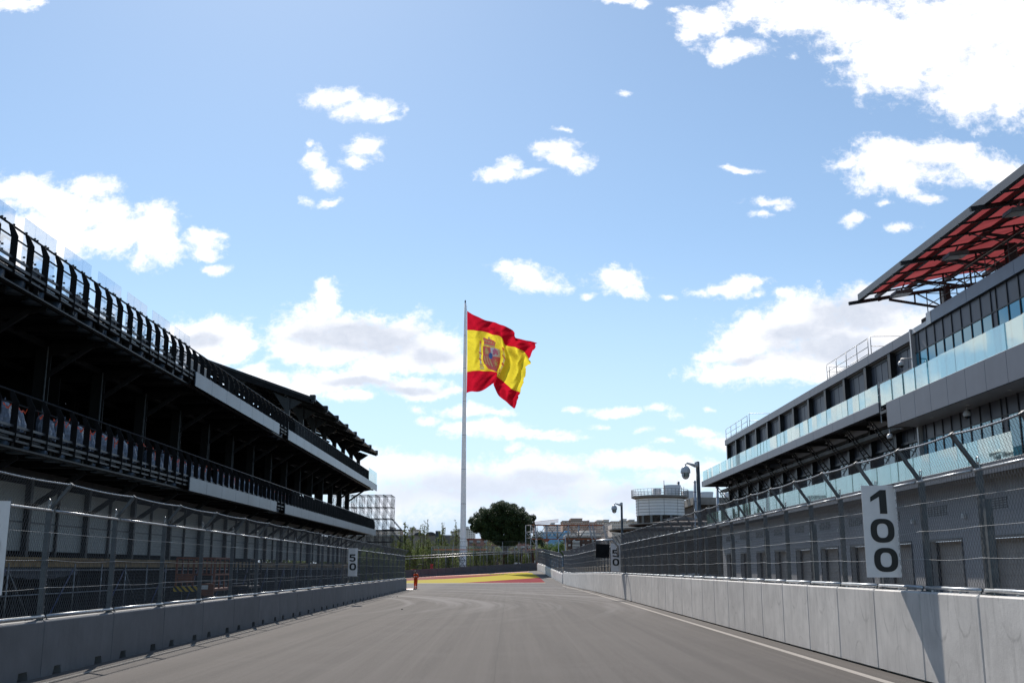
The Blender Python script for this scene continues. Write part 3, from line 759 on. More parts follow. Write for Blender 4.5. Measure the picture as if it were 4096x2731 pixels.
# ------------------------------------------------------------------ left stand: two open decks on scaffolding
def left_stand():
    T = thing('hospitality_stand', 'black two deck steel hospitality stand with open railings along the left of the track', 'building', (-13.8, 28, 0))
    T.location = (0, 0, 0)
    XE, XC, XB = -13.8, -16.5, -22.6            # deck edge, column line, back wall
    Y0, Y1 = 20.0, 109.6
    ZA0, ZA1, ZB0, ZB1 = 5.32, 5.80, 9.86, 10.40
    # decks
    for z0, z1, nm in ((ZA0, ZA1, 'lower_deck'), (ZB0, ZB1, 'upper_deck')):
        b = MB(); b.box(XB, XE-.35, Y0, Y1-.3, z1-.16, z1-.02)
        y = Y0
        while y < Y1: b.box(XB, XE-.5, y, y+.16, z0, z1-.165); y += 2.55     # cross joists
        for x in (XC-.1, -19.5, XB+.3): b.box(x, x+.2, Y0+.17, Y1-.31, z0-.22, z0-.004)
        b.build(nm, 'black', T)
        b = MB()                                                             # two edge channels
        b.box(XE-.42, XE-.30, Y0, Y1, z0, z0+.10); b.box(XE-.30, XE-.22, Y0, Y1, z0+.02, z0+.07)
        b.box(XE-.14, XE-.02, Y0, Y1, z1-.14, z1-.06); b.box(XE-.16, XE-.04, Y0, Y1, z1-.30, z1-.24)
        y = Y0
        while y < Y1: b.box(XE-.30, XE-.16, y, y+.09, z0+.10, z1-.10); y += 2.55
        b.build('edge_channel', 'black', T)
    # round drums standing along the edge, seen between the channels
    dm = MB(); dm.lathe([(.0,0),(.34,0),(.34,.03),(.30,.05),(.30,.34),(0,.34)], 0, 0, 14); me = dm.mesh('deck_drum', 'drum', True)
    y = Y0+.8; 
    while y < 66:
        for z in (ZA0, ZB0):
            if y < (46 if z == ZB0 else 45.5) or 63.5 < y < 65.6: link('deck_drum', me, T, (XE-.66, y, z+.02))
        y += 1.275
    # fascia panels
    def fascia(ya, yb, z0, z1):
        y = ya
        while y < yb-.2:
            y2 = min(y+2.6, yb); b = MB(); b.cbox(XE, XE+.05, y+.006, y2-.006, z0, z1, .008); b.build('fascia_panel', 'fascia', T); y = y2
    fascia(45.5, 62.7, ZB0-.02, ZB1+.08); fascia(65.3, Y1+.6, ZB0-.02, ZB1+.08)
    fascia(45.6, 62.9, ZA0-.02, ZA1+.08); fascia(65.3, Y1+.6, ZA0-.02, ZA1+.08)
    # railings: flat upright fins with a bent head, tubes above and below
    def fin(z0, z1):
        b = MB(); t = .012
        b.prism([(0, z0-.32), (.20, z0-.32), (.20, z1-.36), (.02, z1-.03), (-.07, z1), (-.10, z1-.03), (0, z1-.38)], 'y', -t, t)
        return b.mesh('railing_fin', 'blackmat')
    for zd, ztop, nm in ((ZB1, 11.52, 'upper'), (ZA1, 6.95, 'lower')):
        fm = fin(zd, ztop); y = Y0+.1; k = 0; rest = MB()
        while y < Y1+.4:
            if y < 68:
                link('railing_fin', fm, T, (XE-.20, y, 0))
            else:
                vs = [tuple(Vector(v.co)+Vector((XE-.20, y, 0))) for v in fm.vertices]; rest.add(vs, [tuple(p.vertices) for p in fm.polygons])
            y += 1.03
        o = rest.build('railing_fin', 'black', T, fix=False); tag(o, kind='stuff')
        b = MB(); b.tube((XE-.27, Y0, ztop), (XE-.27, Y1+.4, ztop), .032, 6); b.build('handrail', 'black', T, True)
        b = MB(); b.tube((XE-.20, Y0, ztop-.36), (XE-.20, Y1+.4, ztop-.36), .026, 6); b.build('mid_rail', 'black', T, True)
        b = MB(); b.box(XE-.13, XE-.08, Y0, Y1+.4, zd+.10, zd+.17); b.build('toe_rail', 'darkgrey', T)
        # the row at the far corner turns back
        b = MB()
        for i in range(7): b.box(XE-.3-i*.42, XE-.13-i*.42, Y1+.38, Y1+.40, zd-.1, ztop-.04)
        b.build('end_railing', 'black', T)
    # small deck boxes (sockets) along the upper deck
    y = 24
    while y < 75:
        b = MB(); b.cbox(XE-.5, XE-.22, y, y+.42, ZB1, ZB1+.26, .02); b.box(XE-.4, XE-.32, y+.1, y+.3, ZB1+.26, ZB1+.40); b.build('floor_box', 'darkgrey', T); y += 3.1
    # glass windbreaks, three leaves each, standing just behind the upper railing
    for gy in [29.9+2.86*k for k in range(-3, 6)]:
        for i in range(3):
            y = gy+i*.745
            if y > 60: continue
            b = MB(); b.box(XE-.62, XE-.60, y, y+.73, ZB1+.22, 12.22)
            lf = b.build('glass_leaf', 'wind_glass', T)
            c = MB()
            for zz in (ZB1+.45, 11.0, 11.75):
                for yy in (.08, .65): c.box(XE-.60, XE-.54, y+yy-.02, y+yy+.02, zz, zz+.05)
            c.build('glass_clamp', 'black', lf)
    b = MB()
    for i in range(6):
        y = 103.4+i*1.05; lf = MB(); lf.box(XE+.06, XE+.08, y, y+1.0, ZB1+.05, 11.65); lf = lf.build('glass_leaf', 'bal_glass', T)
    # columns: H sections, thin light edge
    def hcol(x, y, z0, z1, w=.36):
        b = MB(); b.box(x-w/2, x+w/2, y-.16, y-.145, z0, z1); b.box(x-w/2, x+w/2, y+.145, y+.16, z0, z1); b.box(x-.01, x+.01, y-.145, y+.145, z0, z1)
        return b
    ys = [21.3+5.1*i for i in range(18)]
    cm = hcol(0, 0, 0, 1).mesh('column', 'black')
    for y in ys:
        for x in (XC, -19.6, XB+.4):
            o = link('column', cm, T, (x, y, ZA1-.02)); o.scale = (1.1, 1.25, ZB0-ZA1-.22)
        c = MB(); c.tube((XC+.26, y-.28, ZA1), (XC+.26, y-.28, ZB0-.2), .03, 6); c.build('down_pipe', 'galv_dark', T)
        # wide gusset at the column head and brace to the deck edge
        b = MB(); b.prism([(XC+.2, ZB0-.05), (XC+.2, ZB0-1.1), (XE-.6, ZB0-.05)], 'y', y-.03, y+.03) if False else b.beam((XC+.15, y, ZB0-1.2), (XE-.9, y, ZB0-.04), .10, .16)
        b.build('deck_brace', 'black', T)
    # beams under the upper deck run to the edge, tapered
    for y in [21.3+2.55*i for i in range(36)]:
        if y > Y1-.4: continue
        b = MB(); b.prism([(XE-.45, ZB0), (XE-.45, ZB0-.10), (XC, ZB0-.52), (XB+.2, ZB0-.52), (XB+.2, ZB0)], 'y', y-.04, y+.04) if int((y-21.3)/2.55+.5) % 2 == 0 else b.box(XC, XE-.5, y-.03, y+.03, ZB0-.16, ZB0-.004)
        b.build('floor_beam', 'blackmat', T)
    # back wall of the lower storey and the dark room behind, stopping short of the open end
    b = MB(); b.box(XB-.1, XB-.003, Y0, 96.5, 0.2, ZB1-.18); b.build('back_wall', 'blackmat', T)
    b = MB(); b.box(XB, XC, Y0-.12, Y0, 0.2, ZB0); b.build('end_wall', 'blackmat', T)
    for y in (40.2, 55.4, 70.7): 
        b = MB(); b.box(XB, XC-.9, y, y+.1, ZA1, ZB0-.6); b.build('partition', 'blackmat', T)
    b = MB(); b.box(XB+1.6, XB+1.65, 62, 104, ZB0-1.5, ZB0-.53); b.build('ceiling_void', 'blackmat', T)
    # ---- upper storey roof over the far part
    RY0, RY1 = 71.3, 106.4
    zf, zb_ = 13.35, 16.9
    sl = (zb_-zf)/(XE+.25+23.5)
    zr = lambda x: zf+(XE+.25-x)*sl
    b = MB(); b.prism([(XE+.25, zf), (XE+.25, zf+.16), (-23.5, zb_+.16), (-23.5, zb_)], 'y', RY0, RY1); b.build('roof', 'black', T)
    b = MB(); b.prism([(XE+.24, zf-.02), (XE+.24, zf-.28), (-23.5, zb_-.55), (-23.5, zb_-.02)], 'y', RY0+.02, RY0+.34); b.build('gable_beam', 'blackmat', T)
    for y in [RY0+5.0*i for i in range(8)]:
        b = MB(); b.beam((-23, y+.2, zr(-23)-.2), (XE+.40, y+.2, zr(XE+.40)-.10), .12, .26); b.build('rafter', 'black', T)
        b = MB(); b.cbox(XE+.12, XE+.5, y+.02, y+.38, zf-.16, zf+.30, .02); b.build('eaves_bracket', 'black', T)
    for x in (-15.4, -17.6, -19.8, -22):
        b = MB(); b.box(x-.07, x+.07, RY0+.36, RY1-.1, zr(x)-.42, zr(x)-.30); b.build('purlin', 'black', T)
    b = MB(); b.tube((XE+.33, RY0, zf+.05), (XE+.33, RY1+.3, zf+.05), .09, 8); b.build('gutter', 'black', T, True)
    for y in [RY0+.6+5.0*i for i in range(8)]:
        for x in (-15.3, -19.2):
            c = MB(); c.box(x-.17, x+.17, y-.16, y+.16, ZB1, zr(x)-.45); c.prism([(x+.17, zr(x)-.45), (x+.17, zr(x)-1.3), (x+1.0, zr(x+1)-.4)], 'y', y-.04, y+.04)
            c.prism([(x-.17, zr(x)-.45), (x-.17, zr(x)-1.3), (x-1.0, zr(x-1)-.42)], 'y', y-.04, y+.04); c.build('roof_column', 'black', T)
    b = MB(); b.box(-22.7, -22.6, RY0, 99, ZB1, zr(-22.6)-.4); b.build('upper_back_wall', 'blackmat', T)
    b = MB(); b.box(-22.5, -16.2, 84, 84.1, ZB1, 13.9); b.build('partition', 'blackmat', T)
    # plant box and open frames on the roofless deck
    b = MB(); b.cbox(-17.8, -16.4, 52.0, 57.0, ZB1, 12.6, .04); b.build('plant_cabin', 'beige', T)
    for y in (22, 27.1, 59.5, 66.5):
        b = MB()
        for x in (-16.6, -18.4): b.tube((x, y, ZB1), (x, y, 11.85), .035, 6)
        for z in (11.3, 11.85): b.tube((-16.6, y, z), (-18.4, y, z), .03, 6)
        b.build('deck_frame', 'black', T)
    # ---- white wall under the lower deck: panels, dark posts, struts
    k = 0
    for i in range(36):
        y = 21.0+2.55*i
        if y > 110: break
        thick = i % 2 == 0
        b = MB(); b.cbox(XC-.02, XC+.0, y+.06, y+2.49, 2.62, ZA0-.5, .004); b.box(XC-.07, XC-.025, y, y+2.55, 2.62, ZA0-.5)
        b.build('wall_panel', 'white_wall', T)
        b = MB(); w = .10 if thick else .05
        b.box(XC+.002, XC+(.20 if thick else .10), y-w, y+w, 2.4, ZA0-.22); b.build('wall_post', 'black', T)
        if thick:
            b = MB(); b.beam((XC+.2, y, ZA0-1.25), (XE-.75, y, ZA0-.06), .09, .13); b.beam((XC+.42, y, ZA0-1.11), (XE-1.05, y, ZA0-.24), .13, .17); b.build('strut', 'black', T)
    b = MB(); b.box(XC-.1, XC+.34, 21, 112, 4.02, 4.10) if False else b.box(XC+.001, XC+.03, 21, 112, 3.55, 3.60); b.build('wall_seam', 'darkgrey', T)
    # ---- timber floor edge and scaffold base
    b = MB(); b.box(XC-.3, XC+.9, 20, 111.5, 2.32, 2.40); b.build('base_plank', 'timber', T)
    b = MB(); b.box(XC+.72, XC+.80, 20, 111.5, 2.08, 2.315); b.build('base_beam', 'timber', T)
    b = MB(); b.box(XC-.35, XC-.3, 20, 111, 0.02, 2.3); b.build('base_shade_sheet', 'blackmat', T)  # black sheet added to stand for the shaded void behind the tubes
    for i in range(36):
        y = 20.6+2.55*i
        if y > 111: break
        b = MB(); b.tube((XC+1.0, y, 0.02), (XC+1.0, y, 2.2), .028, 6); b.tube((XC+1.0, y, .02), (XC+1.0, y, .05), .09, 6); b.build('base_standard', 'scaff', T, True)
        b = MB(); b.tube((XC+.2, y+.8, 0.02), (XC+.2, y+.8, 2.3), .026, 6); b.tube((XC+.5, y+1.6, 0.02), (XC+.5, y+1.6, 2.3), .026, 6); b.tube((XC+.35, y+2.1, 0.02), (XC+.35, y+2.1, 2.3), .022, 6); b.build('base_prop', 'scaff_dark', T, True)
        if i % 2 == 0:
            b = MB(); b.tube((XC+1.04, y+.2, .1), (XC+1.04, y+2.3, 2.0), .026, 6); b.build('base_brace', 'bluetube', T, True)
        elif i % 4 == 1:
            b = MB(); b.tube((XC+.9, y+.2, 2.0), (XC+.9, y+2.3, .1), .02, 6); b.build('base_brace', 'scaff', T, True)
    for z in (.45, 1.2, 1.98):
        b = MB(); b.tube((XC+1.0, 20, z), (XC+1.0, 111.5, z), .022, 6); b.build('base_ledger', 'scaff', T, True)
    for y, l in ((22, 7), (33, 6)):                                          # slack dark sheets hung under the beam
        b = MB(); pts = []
        n = 24
        for i in range(n+1):
            yy = y+l*i/n; pts.append((XC+.86, yy, 2.05)); pts.append((XC+.90, yy, 2.05-.20-.16*math.sin(math.pi*i/n)-.02*math.sin(i*1.7)))
        b.add(pts, [(2*i, 2*i+2, 2*i+3, 2*i+1) for i in range(n)]); b.build('hanging_sheet', 'tarp', T)
    # orange ribbons tied to the lower rail
    rnd = random.Random(5); y = 24.0; z = 6.95-.42; n = 0
    while y < 104:
        b = MB(); L = rnd.uniform(.5, 1.0); seg = 6; vs = []
        for i in range(seg+1):
            t = i/seg; zz = z+.20-(.16+.10*rnd.random())*math.sin(math.pi*t)*1.0 - .12*rnd.random()
            vs += [(XE-.22, y+L*t, zz), (XE-.22+.03*rnd.random(), y+L*t, zz-.05-.03*rnd.random())]
        b.add(vs, [(2*i, 2*i+2, 2*i+3, 2*i+1) for i in range(seg)])
        if rnd.random() < .3:
            b.add([(XE-.23, y+.3, z+.05), (XE-.23, y+.37, z+.05), (XE-.22, y+.39, z-.30), (XE-.22, y+.32, z-.32)], [(0,1,2,3)])
        b.build('ribbon', 'strap', T, fix=False); n += 1
        y += L+rnd.choice((.12, .3, .5))
    return T
stand = left_stand()

# chairs on the lower deck wrapped in plastic sheet
def wrapped_chair():
    t = thing('wrapped_chair', 'chair wrapped in crumpled grey plastic sheet on the lower deck of the left stand', 'chair', group='plastic wrapped chairs along the lower deck railing')
    b = MB(); rnd = random.Random(3); vs = []; n = 14
    prof = [(.30, 0), (.33, .12), (.30, .34), (.27, .52), (.24, .78), (.17, .90), (.05, .97)]
    for j, (r, z) in enumerate(prof):
        for i in range(n):
            a = 2*math.pi*i/n; rr = r*(1+.12*math.sin(3*a+j)+.10*rnd.uniform(-1, 1)); back = -.10*z
            vs.append((back+rr*math.cos(a)*.75, rr*math.sin(a)*.85, .22+z*.82))
    fs = [(j*n+i, j*n+(i+1)%n, (j+1)*n+(i+1)%n, (j+1)*n+i) for j in range(len(prof)-1) for i in range(n)]+[tuple(range((len(prof)-1)*n, len(prof)*n))]
    b.add(vs, fs); cover = b.build('plastic_cover', 'plastic', t)
    k = MB(); k.poly([(-.08, 0, .98), (-.06, .02, 1.06), (-.10, .05, 1.10)], .02, 5); k.build('cover_knot', 'plastic', cover)
    for sx in (-.2, .2):
        for sy in (-.2, .2):
            l = MB(); l.tube((sx, sy, .30), (sx*1.1, sy*1.1, 0), .014, 5); l.build('leg', 'black', t)
    return t
ch = wrapped_chair(); km = kidmap(ch); first = True; rr = random.Random(11); y = 22.4; i = 0
while y < 95:
    if not (int((y-21.3)*10) % 102 < 11):
        o = ch if first else copy_tree(ch, km); first = False
        o.location = (-14.62-rr.uniform(0, .06), y, 5.79); o.rotation_euler = (0, 0, rr.uniform(-.5, .5)); s = rr.uniform(.9, 1.04); o.scale = (s, s*.95, s)
    i += 1; y += .50 if i % 2 else .56

# ------------------------------------------------------------------ machines parked behind the left fence
def lift(x, y, body, label, stripes):
    t = thing('boom_lift', label, 'lift', (x, y, 0))
    b = MB(); b.cbox(-.7, .7, -1.0, 1.0, .28, .78, .06); b.build('chassis', body, t)
    for sx in (-.72, .72):
        for sy in (-.7, .7):
            w = MB(); w.lathe([(.0, -.1), (.22, -.1), (.30, -.06), (.30, .06), (.22, .1), (0, .1)], 0, 0, 16)
            o = w.build('wheel', 'rubber', t, True); o.rotation_euler = (0, R(90), 0); o.location = (sx, sy, .30)
    b = MB()
    for s in (-1, 1):
        b.beam((-.3*s, -.9, .8), (.3*s, .9, 1.18), .06, .10); b.beam((.3*s, -.9, .8), (-.3*s, .9, 1.18), .06, .10)
    b.build('scissor_arm', body, t)
    b = MB(); b.cbox(-.75, .75, -1.15, 1.15, 1.2, 1.30, .02); b.build('platform', body, t)
    if stripes:
        b = MB(); b.box(-.78, .2, -1.19, -1.155, 1.18, 1.38); pl = b.build('hazard_board', 'hazard', t)
        b = MB(); b.cbox(.22, .76, -1.30, -1.16, 1.02, 1.48, .02); b.build('control_box', body, t)
        b = MB(); b.box(.30, .56, -1.306, -1.302, 1.27, 1.42); b.build('notice', 'white', t)
    z1 = 2.42
    for sx in (-.72, .72):
        for sy in (-1.1, -.4, .35, 1.1):
            p = MB(); p.beam((sx, sy, 1.3), (sx, sy, z1), .07 if abs(sy) > 1 else .045, .07 if abs(sy) > 1 else .045); p.build('guard_post', body, t)
    for z in (1.8, z1): 
        b = MB()
        for sx in (-.72, .72): b.beam((sx, -1.1, z), (sx, 1.1, z), .05, .06)
        for sy in (-1.1, 1.1): b.beam((-.72, sy, z), (.72, sy, z), .05, .06)
        b.build('guard_rail', body, t)
    b = MB()
    for k in range(5): b.beam((-.06+k*.16, -1.1, 1.83), (-.06+k*.16, -1.1, 2.38), .05, .03)
    b.build('rail_bars', body, t)
    b = MB(); b.cbox(-.66, -.12, -1.14, -1.06, 1.50, 1.76, .02); b.build('side_panel', body, t)
    return t
m = bpy.data.materials.new('yellow and black hazard paint'); m.use_nodes = True; g = NT(m.node_tree)
X_, Y_, Z_ = g.sep(g.new('ShaderNodeTexCoord').outputs['Object'])
g.put(g.n['Principled BSDF'].inputs['Base Color'], g.mix(g.math('GREATER_THAN', g.math('FRACT', g.math('MULTIPLY', g.math('ADD', X_, Z_), 4.5)), .5), (.6, .38, .02), (.02, .02, .02))); M['hazard'] = m
lift(-11.9, 42.0, 'orange', 'orange scissor lift with a striped hazard board parked behind the left fence', True)
lift(-11.9, 47.4, 'black', 'black scissor lift parked beyond the orange one behind the left fence', False)

# scaffold towers behind the far end of the stand
def scaffold(name, label, xs, ys, zs, m, r=.03, diag=True, cat='scaffold', group=None, z0=0.0):
    t = thing(name, label, cat, (xs[0], ys[0], z0), group=group)
    ox, oy = xs[0], ys[0]
    for x in xs:
        for y in ys:
            b = MB(); b.tube((x-ox, y-oy, 0), (x-ox, y-oy, zs[-1]-z0), r, 5); b.tube((x-ox, y-oy, 0), (x-ox, y-oy, .03), .08, 6); b.build('standard', m, t, True)
    for z in zs:
        b = MB()
        for y in ys: b.tube((xs[0]-ox, y-oy, z-z0), (xs[-1]-ox, y-oy, z-z0), r*.8, 5)
        for x in xs: b.tube((x-ox, ys[0]-oy, z-z0), (x-ox, ys[-1]-oy, z-z0), r*.8, 5)
        b.build('ledger', m, t, True)
    if diag:
        zz = [z0]+list(zs); b = MB()
        for y in ys:
            for i in range(len(xs)-1):
                for j in range(len(zz)-1):
                    if (i+j) % 2 == 0 or diag == 2: b.tube((xs[i]-ox, y-oy, zz[j+1]-z0), (xs[i+1]-ox, y-oy, zz[j]-z0), r*.7, 4)
        for x in xs:
            for i in range(len(ys)-1):
                for j in range(len(zz)-1): b.tube((x-ox, ys[i]-oy, zz[j]-z0), (x-ox, ys[i+1]-oy, zz[j+1]-z0), r*.7, 4)
        b.build('diagonal', m, t, True)
    return t
q = px(1565, 1978, Y=200)
_g = gz(-22, 196)
tower = scaffold('scaffold_tower', 'tall open scaffold tower behind the far end of the black stand', [q.x-1.48*k for k in range(8, -1, -1)], [200, 202, 204, 206.5], [px(0, 2165, Y=200).z, px(0, 2118, Y=200).z, px(0, 2072, Y=200).z, px(0, 2026, Y=200).z, q.z], 'tube_matt', .05, 2, z0=_g)
b = MB(); o = tower.location
for y in (0, 2, 4):
    xx = q.x-o.x; z = [px(0, v, Y=200).z-_g for v in (2072, 2118, 2165)]
    b.tube((xx, y, z[0]), (xx+1.9, y, z[1]), .045, 5); b.tube((xx, y, z[1]), (xx+1.9, y, z[2]), .045, 5); b.tube((xx+1.9, y, 0), (xx+1.9, y, z[1]), .045, 5); b.tube((xx, y, z[1]), (xx+1.9, y, z[1]), .04, 5)
b.build('raking_shore', 'tube_matt', tower, True)

# ------------------------------------------------------------------ right pit building
RG = random.Random(77)
def pit_building():
    T = thing('pit_building', 'grey clad pit building with glass balconies and garages along the right of the track', 'building')
    XBAL, XW, XG = 19.5, 21.7, 20.6
    YN, YS, YF = 14.0, 53.1, 103.2          # near end (out of frame), step, far end
    def obj(nm, b, m, p=T, s=False): return b.build(nm, m, p, s)
    # ---------- far wing
    # balcony slab, fascia in long plates
    b = MB(); b.box(XBAL+.3, XW+5, YS+1.6, YF+2.5, 10.30, 10.52); obj('balcony_slab', b, 'darkgrey')
    y = YS+1.9
    while y < YF+3.6:
        y2 = min(y+4.08, YF+4.0); b = MB(); b.cbox(XBAL, XBAL+.12, y+.006, y2-.006, 10.06, 10.60, .01); obj('balcony_fascia', b, 'grey_clad'); y = y2
    b = MB(); b.prism([(XBAL+.12, 10.07), (XBAL+.9, 10.28), (XBAL+.9, 10.30), (XBAL+.12, 10.12)], 'y', YS+2, YF+3.9); obj('drip_plate', b, 'panel_dark')
    b = MB(); b.cbox(XBAL, XW+5, YF+4.0, YF+4.12, 10.06, 10.60, .01); obj('end_fascia', b, 'grey_clad')
    b = MB(); b.box(XBAL+.13, XW+5, YF+2.5, YF+3.99, 10.30, 10.50); b.box(XBAL+.13, XW+5, YF+3.6, YF+3.98, 10.08, 10.29); obj('end_slab', b, 'darkgrey')
    # glass balustrade, leaf by leaf
    y = YS+2.2
    gm = MB(); gm.box(0, .022, .01, 1.02, 0, 1.02); gme = gm.mesh('glass_leaf', 'bal_glass')
    n = 0; rest = []
    while y < YF+3.2:
        link('glass_leaf', gme, T, (XBAL+.10, y, 10.56), RG.uniform(-.03,.03)); y += 1.03; n += 1
    b = MB(); b.box(XBAL+.08, XBAL+.16, YS+2.2, YF+3.4, 10.601, 10.66); obj('glass_shoe', b, 'galv')
    for i in range(4):
        b = MB(); b.box(XBAL+.15+i*1.05, XBAL+1.17+i*1.05, YF+3.5, YF+3.52, 10.56, 11.58); obj('glass_leaf', b, 'bal_glass')
    # walls of the two upper storeys: columns, dark panels, sill band, mirror windows
    def storey(z0, z1, win0, win1, x, deep=False):
        yb = YF+.0; cols = []
        while yb > YS+1: cols.append(yb); yb -= 4.1
        for k, yc in enumerate(cols):
            b = MB(); b.box(x-.30, x+.10, yc-.16, yc+.16, z0, z1); b.box(x-.34, x-.305, yc-.20, yc+.20, z0, z1); obj('column', b, 'black')
            ya = yc-4.1
            if ya < YS: ya = YS
            if yc-ya < 1: continue
            w = (yc-.2-ya)/4
            for i in range(4):
                b = MB(); b.cbox(x, x+.05, ya+w*i+.20+.035, ya+w*(i+1)+.20-.035-(.16 if i == 3 else 0), win1+.14, z1-.16, .008); obj('wall_panel', b, 'panel_dark')
            b = MB(); b.box(x-.10, x-.002, ya+.16, yc-.16, win1, win1+.13); b.box(x-.05, x-.002, ya+.16, yc-.16, z1-.15, z1); obj('sill_band', b, 'darkgrey')
            for i in range(4):
                b = MB(); b.box(x+.02, x+.04, ya+w*i+.20+.05, ya+w*(i+1)+.20-.05, win0, win1); obj('window', b, 'pale_glass')
        b = MB(); b.box(x+.06, x+.16, YS, YF, z0, z1); obj('backing_wall', b, 'blackmat')
    storey(10.52, 13.84, 10.6, 12.45, XW); storey(6.25, 10.05, 6.4, 8.6, XW)
    b = MB(); b.box(XW-.05, XW+6, YF, YF+.12, 5.5, 13.84); obj('end_wall', b, 'panel_dark')
    for i in range(5):
        b = MB(); b.box(XW+.3+i*1.15, XW+.36+i*1.15, YF+.121, YF+.17, 5.6, 13.8); obj('wall_rib', b, 'black')
    # roof edge
    b = MB(); b.box(XW-.28, XW+7, YS, YF+.35, 13.88, 13.94); obj('eaves_soffit', b, 'soffit')
    y = YS
    while y < YF+.4:
        y2 = min(y+4.1, YF+.5); b = MB(); b.cbox(XW-.40, XW-.285, y+.006, y2-.006, 13.85, 14.38, .01); obj('roof_fascia', b, 'grey_clad'); y = y2
    b = MB(); b.cbox(XW-.40, XW+7, YF+.5, YF+.6, 13.85, 14.38, .01); obj('roof_fascia', b, 'grey_clad')
    b = MB(); b.box(XW-.28, XW+7, YS, YF+.49, 13.95, 14.3); obj('roof', b, 'darkgrey')
    # trussed struts, ledge and downlights under the balcony
    yb = YF
    while yb > YS+1:
        b = MB(); p0 = Vector((XW-.35, yb, 8.15)); p1 = Vector((XBAL+.55, yb, 10.0)); up = Vector((0, 0, 1)); nrm = (p1-p0).cross(Vector((0,1,0))).normalized()*.16
        b.beam(p0+nrm, p1+nrm*.4, .07, .06); b.beam(p0-nrm, p1-nrm*.4, .07, .06)
        for i in range(1, 8):
            k = i/8; c = p0.lerp(p1, k); f = 1-.6*k; b.beam(c+nrm*f, c-nrm*f, .05, .04)
        b.beam(p0+Vector((0, 0, .3)), (XW-.32, yb, 6.6), .10, .10); obj('strut', b, 'black')
        b = MB(); b.tube((XW-1.0, yb-2.05, 10.02), (XW-1.0, yb-2.05, 9.96), .11, 10, .14); obj('downlight', b, 'white')
        b = MB(); b.box(XBAL+.3, XW-.3, yb-.08, yb+.08, 10.02, 10.29); obj('soffit_beam', b, 'black')
        yb -= 4.1
    b = MB(); b.box(XW-.9, XW-.36, YS+1, YF+1.2, 9.30, 9.52); obj('cable_tray', b, 'concrete_old')
    # level-one terrace with glass
    b = MB(); b.box(XBAL+.1, XW+6, YN, YF+2, 5.92, 6.22); obj('terrace_slab', b, 'darkgrey')
    b = MB(); b.cbox(XBAL+.0, XBAL+.10, YN, YF+2, 5.80, 6.26, .01); obj('terrace_fascia', b, 'panel_dark')
    y = YN
    rest = MB(); k = 0
    while y < YF+1.8:
        if y > 40: link('terrace_glass', gme, T, (XBAL+.06, y, 6.24), RG.uniform(-.03,.03)) 
        y += 1.03
    # ground floor: pale wall, vents, garage openings
    def ground():
        y = YF; i = 0
        openings = []
        while y > YN+6:
            openings.append((y-5.3, y-1.7)); y -= 6.15
        prev = YF+.1
        for (a, c) in openings:
            b = MB(); b.box(XG, XG+.25, c, prev, 0, 5.79); b.build('garage_wall', 'garage', T)
            b = MB(); b.box(XG, XG+.25, a, c, 3.3, 5.79); b.build('garage_lintel', 'garage', T)
            b = MB(); b.box(XG-.04, XG-.003, a-.1, c+.1, 3.28, 3.40); b.box(XG-.04, XG-.003, a-.1, a-.005, 0, 3.275); b.box(XG-.04, XG-.003, c+.005, c+.1, 0, 3.275); b.build('door_frame', 'darkgrey', T)
            b = MB(); b.box(XG+.42, XG+.48, a-.2, c+.2, 0, 3.29)
            for k in range(7): b.box(XG+.405, XG+.418, a-.2, c+.2, .4+k*.45, .42+k*.45)
            b.build('garage_door', 'beige', T)
            b = MB(); b.box(XG+.26, XG+.40, c, c+.1, 0, 3.29); b.build('door_reveal', 'tarp', T); b = MB(); b.box(XG+.26, XG+.40, a-.1, a, 0, 3.29); b.build('door_reveal', 'tarp', T)
            b = MB()
            for k in range(5): b.box(XG-.02, XG-.004, c+.05-2.3, c+.05, 4.50+k*.10, 4.54+k*.10)
            for k in range(7): b.box(XG-.024, XG-.0035, c+.05-2.3+k*.36, c+.07-2.3+k*.36, 4.48, 4.96)
            b.build('vent_grille', 'darkgrey', T)
            b = MB(); b.cbox(XG-.18, XG-.01, a-.75, a-.60, 4.25, 4.45, .02); b.build('wall_lamp', 'cam_white', T)
            prev = a
        b = MB(); b.box(XG, XG+.25, YN, prev, 0, 5.79); b.build('garage_wall', 'garage', T)
        b = MB(); b.box(XG, XG+6, YF+.1, YF+.3, 0, 5.79); b.build('garage_end_wall', 'garage', T)
    ground()
    # ---------- near wing, proud of the far one
    XN = 21.0
    b = MB(); b.box(XN-.02, XN+6, YN, YS-.1, 6.3, 13.80) ; obj('near_backing_wall', b, 'blackmat')
    # white edge columns
    b = MB(); b.box(XN-.30, XN-.05, YS-.1, YS+.06, 10.3, 14.1); obj('corner_column', b, 'soffit')
    b = MB(); b.box(XN-.30, XN-.05, YS-.1, YS+.06, 6.3, 9.15); obj('corner_column', b, 'soffit')
    narrow = {8: .55}
    y = YS-.12; i = 0
    while y > 36:
        w = .5 if i in (0, 9, 21) else 1.03
        y2 = y-w
        for (za, zb, m) in ((10.3, 12.80, 'teal_glass' if w > .6 or i == 0 else 'panel_dark'), (12.86, 13.80, 'panel_dark'), (6.3, 8.30, 'teal_glass' if w > .6 or i == 0 else 'panel_dark'), (8.36, 9.12, 'panel_dark')):
            b = MB(); b.box(XN-.10, XN-.03, y2+.035, y-.035, za, zb); obj('window' if m == 'teal_glass' else 'wall_panel', b, m)
        b = MB(); b.box(XN-.14, XN-.025, y2-.032, y2+.032, 10.3, 13.80); b.box(XN-.14, XN-.025, y2-.032, y2+.032, 6.3, 9.12); obj('mullion', b, 'black')
        y = y2; i += 1
    b = MB(); b.box(XN-.13, XN-.028, 36, YS-.12, 12.802, 12.858); b.box(XN-.13, XN-.028, 36, YS-.12, 8.302, 8.358); obj('transom', b, 'black')
    # big balcony box
    y = YS+.35
